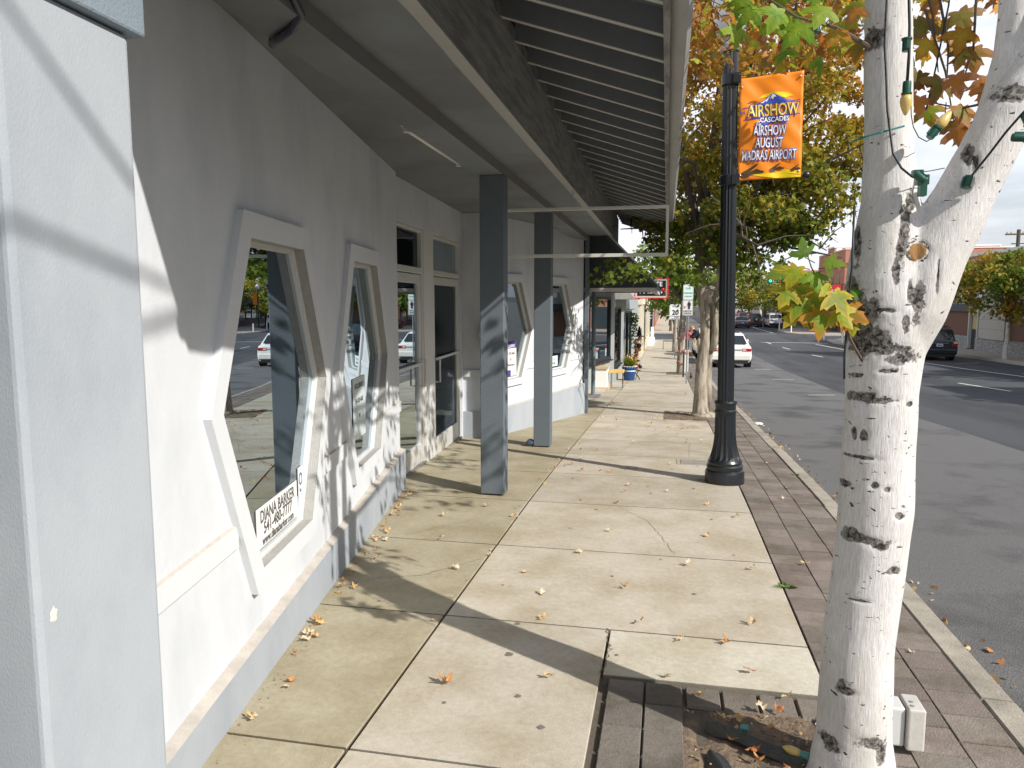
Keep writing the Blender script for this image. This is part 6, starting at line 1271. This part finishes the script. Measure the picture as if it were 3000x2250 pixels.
text('lettering','StateFarm',.2,signw,(16.58,79.98,2.78),(R(90),0,0),t,sx=.95,bold=.004)
b=MB()
for k in range(3): a=R(90+120*k); 
for (x,z) in ((16.58,2.55),(16.48,2.42),(16.68,2.42)): b.T=None; b.lathe([(.001,-.01),(.09,-.009),(.09,.0)],0,0,14) if False else b.ball((x,79.98,z),.075,6,.55)
b.build('emblem',signw,t); b=MB(); b.box(16.3,17.0,80,80.1,1.75,1.93); b.build('lower_panel',whitecap,t)
t=thing('oval_sign','white oval sign with green lettering on the corner of the brick building','sign',(19,81.8,3.4)); b=MB(); b.T=Matrix.Translation((19.3,81.75,3.35))@Matrix.Rotation(R(90),4,'X')@Matrix.Diagonal((1.25,.75,1,1)); b.lathe([(1,-.06),(1,.06)],0,0,32); b.build('panel',signw,t,world=True); text('lettering','Cafe & Deli',.36,inkg,(19.3,81.66,3.4),(R(90),0,0),t)
LB=thing('low_shops','low dark shop fronts in shade between the street trees and the brick building','building',(18,110,-1.6)); b=MB(); b.box(18,34,95.5,150,-1.8,2.6); b.build('wall',mat('dark_clapboard',(.10,.085,.075),.85,.1,5),LB); b=MB(); b.box(16.9,18,96,126,1.1,1.35); b.build('awning',dark_sid,LB)
for k in range(9): b=MB(); b.box(17.95,18,97+k*4,100+k*4,-.9,.8); b.build('window',carglass,LB)
b=MB(); b.box(17.0,17.9,102,102.1,.35,1.0); b.build('sign_board',signw,LB)
FB=thing('far_buildings','pale flat roofed buildings at the foot of the dry hill','building',(60,260,-1.4)); b=MB(); b.box(20,60,170,190,-2,4.0); b.box(45,90,300,330,-2,12); b.build('wall',mat('pale_render',(.55,.50,.44),.9,.1,.2),FB); b=MB(); b.box(44,91,299,331,12,13.2); b.build('roof',mat('roof_red',(.4,.16,.12),.8),FB)
LF=thing('far_left_block','row of shops far down the left pavement','building',(-20,300,-1.4)); b=MB(); b.box(-40,-6,232,300,-2,4); b.build('wall',brick,LF)
# traffic light, bollards, flower pots
t=thing('traffic_light','green traffic light hanging on a long grey mast arm','traffic light',(7.97,62,3.2)); b=MB(); b.box(7.78,8.16,61.9,62.1,3.08,3.95); bevel(b.build('housing',mat('signal_housing',(.02,.05,.045),.6),t),.04,2)
for z,m in ((3.78,mat('signal_red_off',(.10,.015,.01),.4)),(3.52,mat('signal_amber_off',(.10,.06,.01),.4)),(3.25,mat('signal_green_lit',(.02,.5,.4),.4,0,emit=(.02,.9,.72),estr=1.4))):
    b=MB(); b.ball((7.97,61.88,z),.115,8); b.build('lens',m,t,smooth=True)
b=MB(); b.tube([(8.0,62.02,3.7),(5.2,62.02,3.42),(1.1,62.02,3.2)],.05,8); b.tube([(1.1,62.02,-1.5),(1.1,62.02,3.6)],.10,10); b.build('mast_arm',chrome,t,smooth=True)
for k,(x,y,lab) in enumerate(((12.87,90.6,'first white bollard at the corner beside the van'),(12.95,82.8,'white bollard at the tip of the far corner'),(13.03,66.4,'white bollard at the near corner of the side street'),(13.26,60.7,'white bollard nearest, by the white flowers'))):
    t=thing('bollard',lab,'bollard',(x,y,zg(y)),group='white bollards on the kerb corners'); b=MB(); b.tube([(x,y,zg(y)),(x,y,zg(y)+.85)],.07,10); b.build('post',whitep,t,smooth=True,autosm=40); b=MB(); b.ball((x,y,zg(y)+.85),.07,6,.4); b.build('cap',whitep,t,smooth=True)
def flowerpot(x,y,lab,cols,n=260,s_=1):
    t=thing('flower_tub',lab,'planter',(x,y,zg(y))); z=zg(y); b=MB(); b.lathe([(.28*s_,z),(.38*s_,z+.5*s_),(.40*s_,z+.52*s_),(.36*s_,z+.52*s_)],x,y,16); b.build('tub',mat('brown_tub',(.10,.06,.04),.7),t); rr=random.Random(int(x*7)); b=MB(); b.leafy=True
    blob_leaves(b,(x,y,z+.72*s_),(.48*s_,.48*s_,.28*s_),n,.13*s_,lambda r,p:r.choice(cols+[(.06,.14,.03)]),rr,'hex'); b.build('flowers',leafc,t)
flowerpot(16.0,85.2,'brown tub with yellow and white flowers at the far corner',[(.7,.6,.1),(.7,.65,.5)]); flowerpot(16.75,86.2,'brown tub overflowing with pink flowers beside the yellow one',[(.75,.12,.35),(.8,.25,.5)],420,1.25); flowerpot(16.2,88.6,'brown tub with deep pink flowers behind the other flower tubs',[(.7,.1,.3),(.75,.3,.5)],300,1.2); flowerpot(14.2,61.2,'tub of white flowers beside the nearest bollard',[(.75,.75,.72)],300,1.0)
t=thing('flag_banner','tall yellow and blue feather flag by the far parked cars','flag',(12.8,120,-1.6)); b=MB(); b.prism([(12.5,-1.2),(12.95,-1.2),(12.75,2.2),(12.45,2.8)],'y',120,120.03); b.build('cloth',mat('flag_yellow',(.55,.5,.1),.6,.3,2,col2=(.1,.15,.4),c2s=1.5),t); b=MB(); b.tube([(12.95,120,-1.6),(12.75,120,2.6)],.03,5); b.build('pole',darkfr,t)
t=thing('far_street_lamp','dark green street lamp with an orange banner beyond the crossing','street lamp',(15.1,103,-1.6)); b=MB(); b.tube([(15.1,98,-1.6),(15.1,98,3.2)],.08,8); b.build('post',mat('dark_green_iron',(.01,.05,.04),.5),t); b=MB(); b.box(15.2,15.7,98,98.03,1.2,2.6); b.build('banner',orange,t); b=MB(); b.ball((15.1,98,3.45),.25,6,1.3); b.build('globe',whitecap,t,smooth=True)
t=thing('far_sign','white rectangular traffic sign far up the street','sign',(10.9,125,1)); b=MB(); b.box(10.6,11.3,125,125.03,1.2,2.1); b.build('plate',signw,t); b=MB(); b.tube([(10.95,125.05,-1.6),(10.95,125.05,2)],.04,5); b.build('post',chrome,t)
t=thing('opposite_lamp','black street lamp standing on the far pavement by the black wagon','street lamp',(17.2,30,-1.1))
b=MB(); b.lathe([(.19,0),(.17,.2),(.1,.6),(.075,.9),(.07,4.2)],17.2,30,16); b.v=[(v[0],v[1],v[2]+zg(30)) for v in b.v]; b.build('post',blackm,t); b=MB(); b.ball((17.2,30,zg(30)+4.5),.2,8,1.4); b.build('globe',whitecap,t,smooth=True)
# block behind the camera across the street: what the windows and the shade see
BB=thing('opposite_block','row of pale two-storey storefronts on the far side behind the viewpoint','building',(20,0,0)); b=MB(); b.box(19.5,30,-50,20,-1.5,8.5); b.build('wall',mat('tan_block',(.40,.36,.31),.9,.1,1),BB)
for k in range(12): b=MB(); b.box(19.44,19.5,-48+k*5.5,-44+k*5.5,-.2,2); b.build('window',carglass,BB)
NB=thing('near_left_building','grey stucco building behind the viewpoint','building',(-3,-12,0)); b=MB(); b.box(-10,-1.6,-30,.9,-.3,4.2); b.build('wall',blue_st,NB)
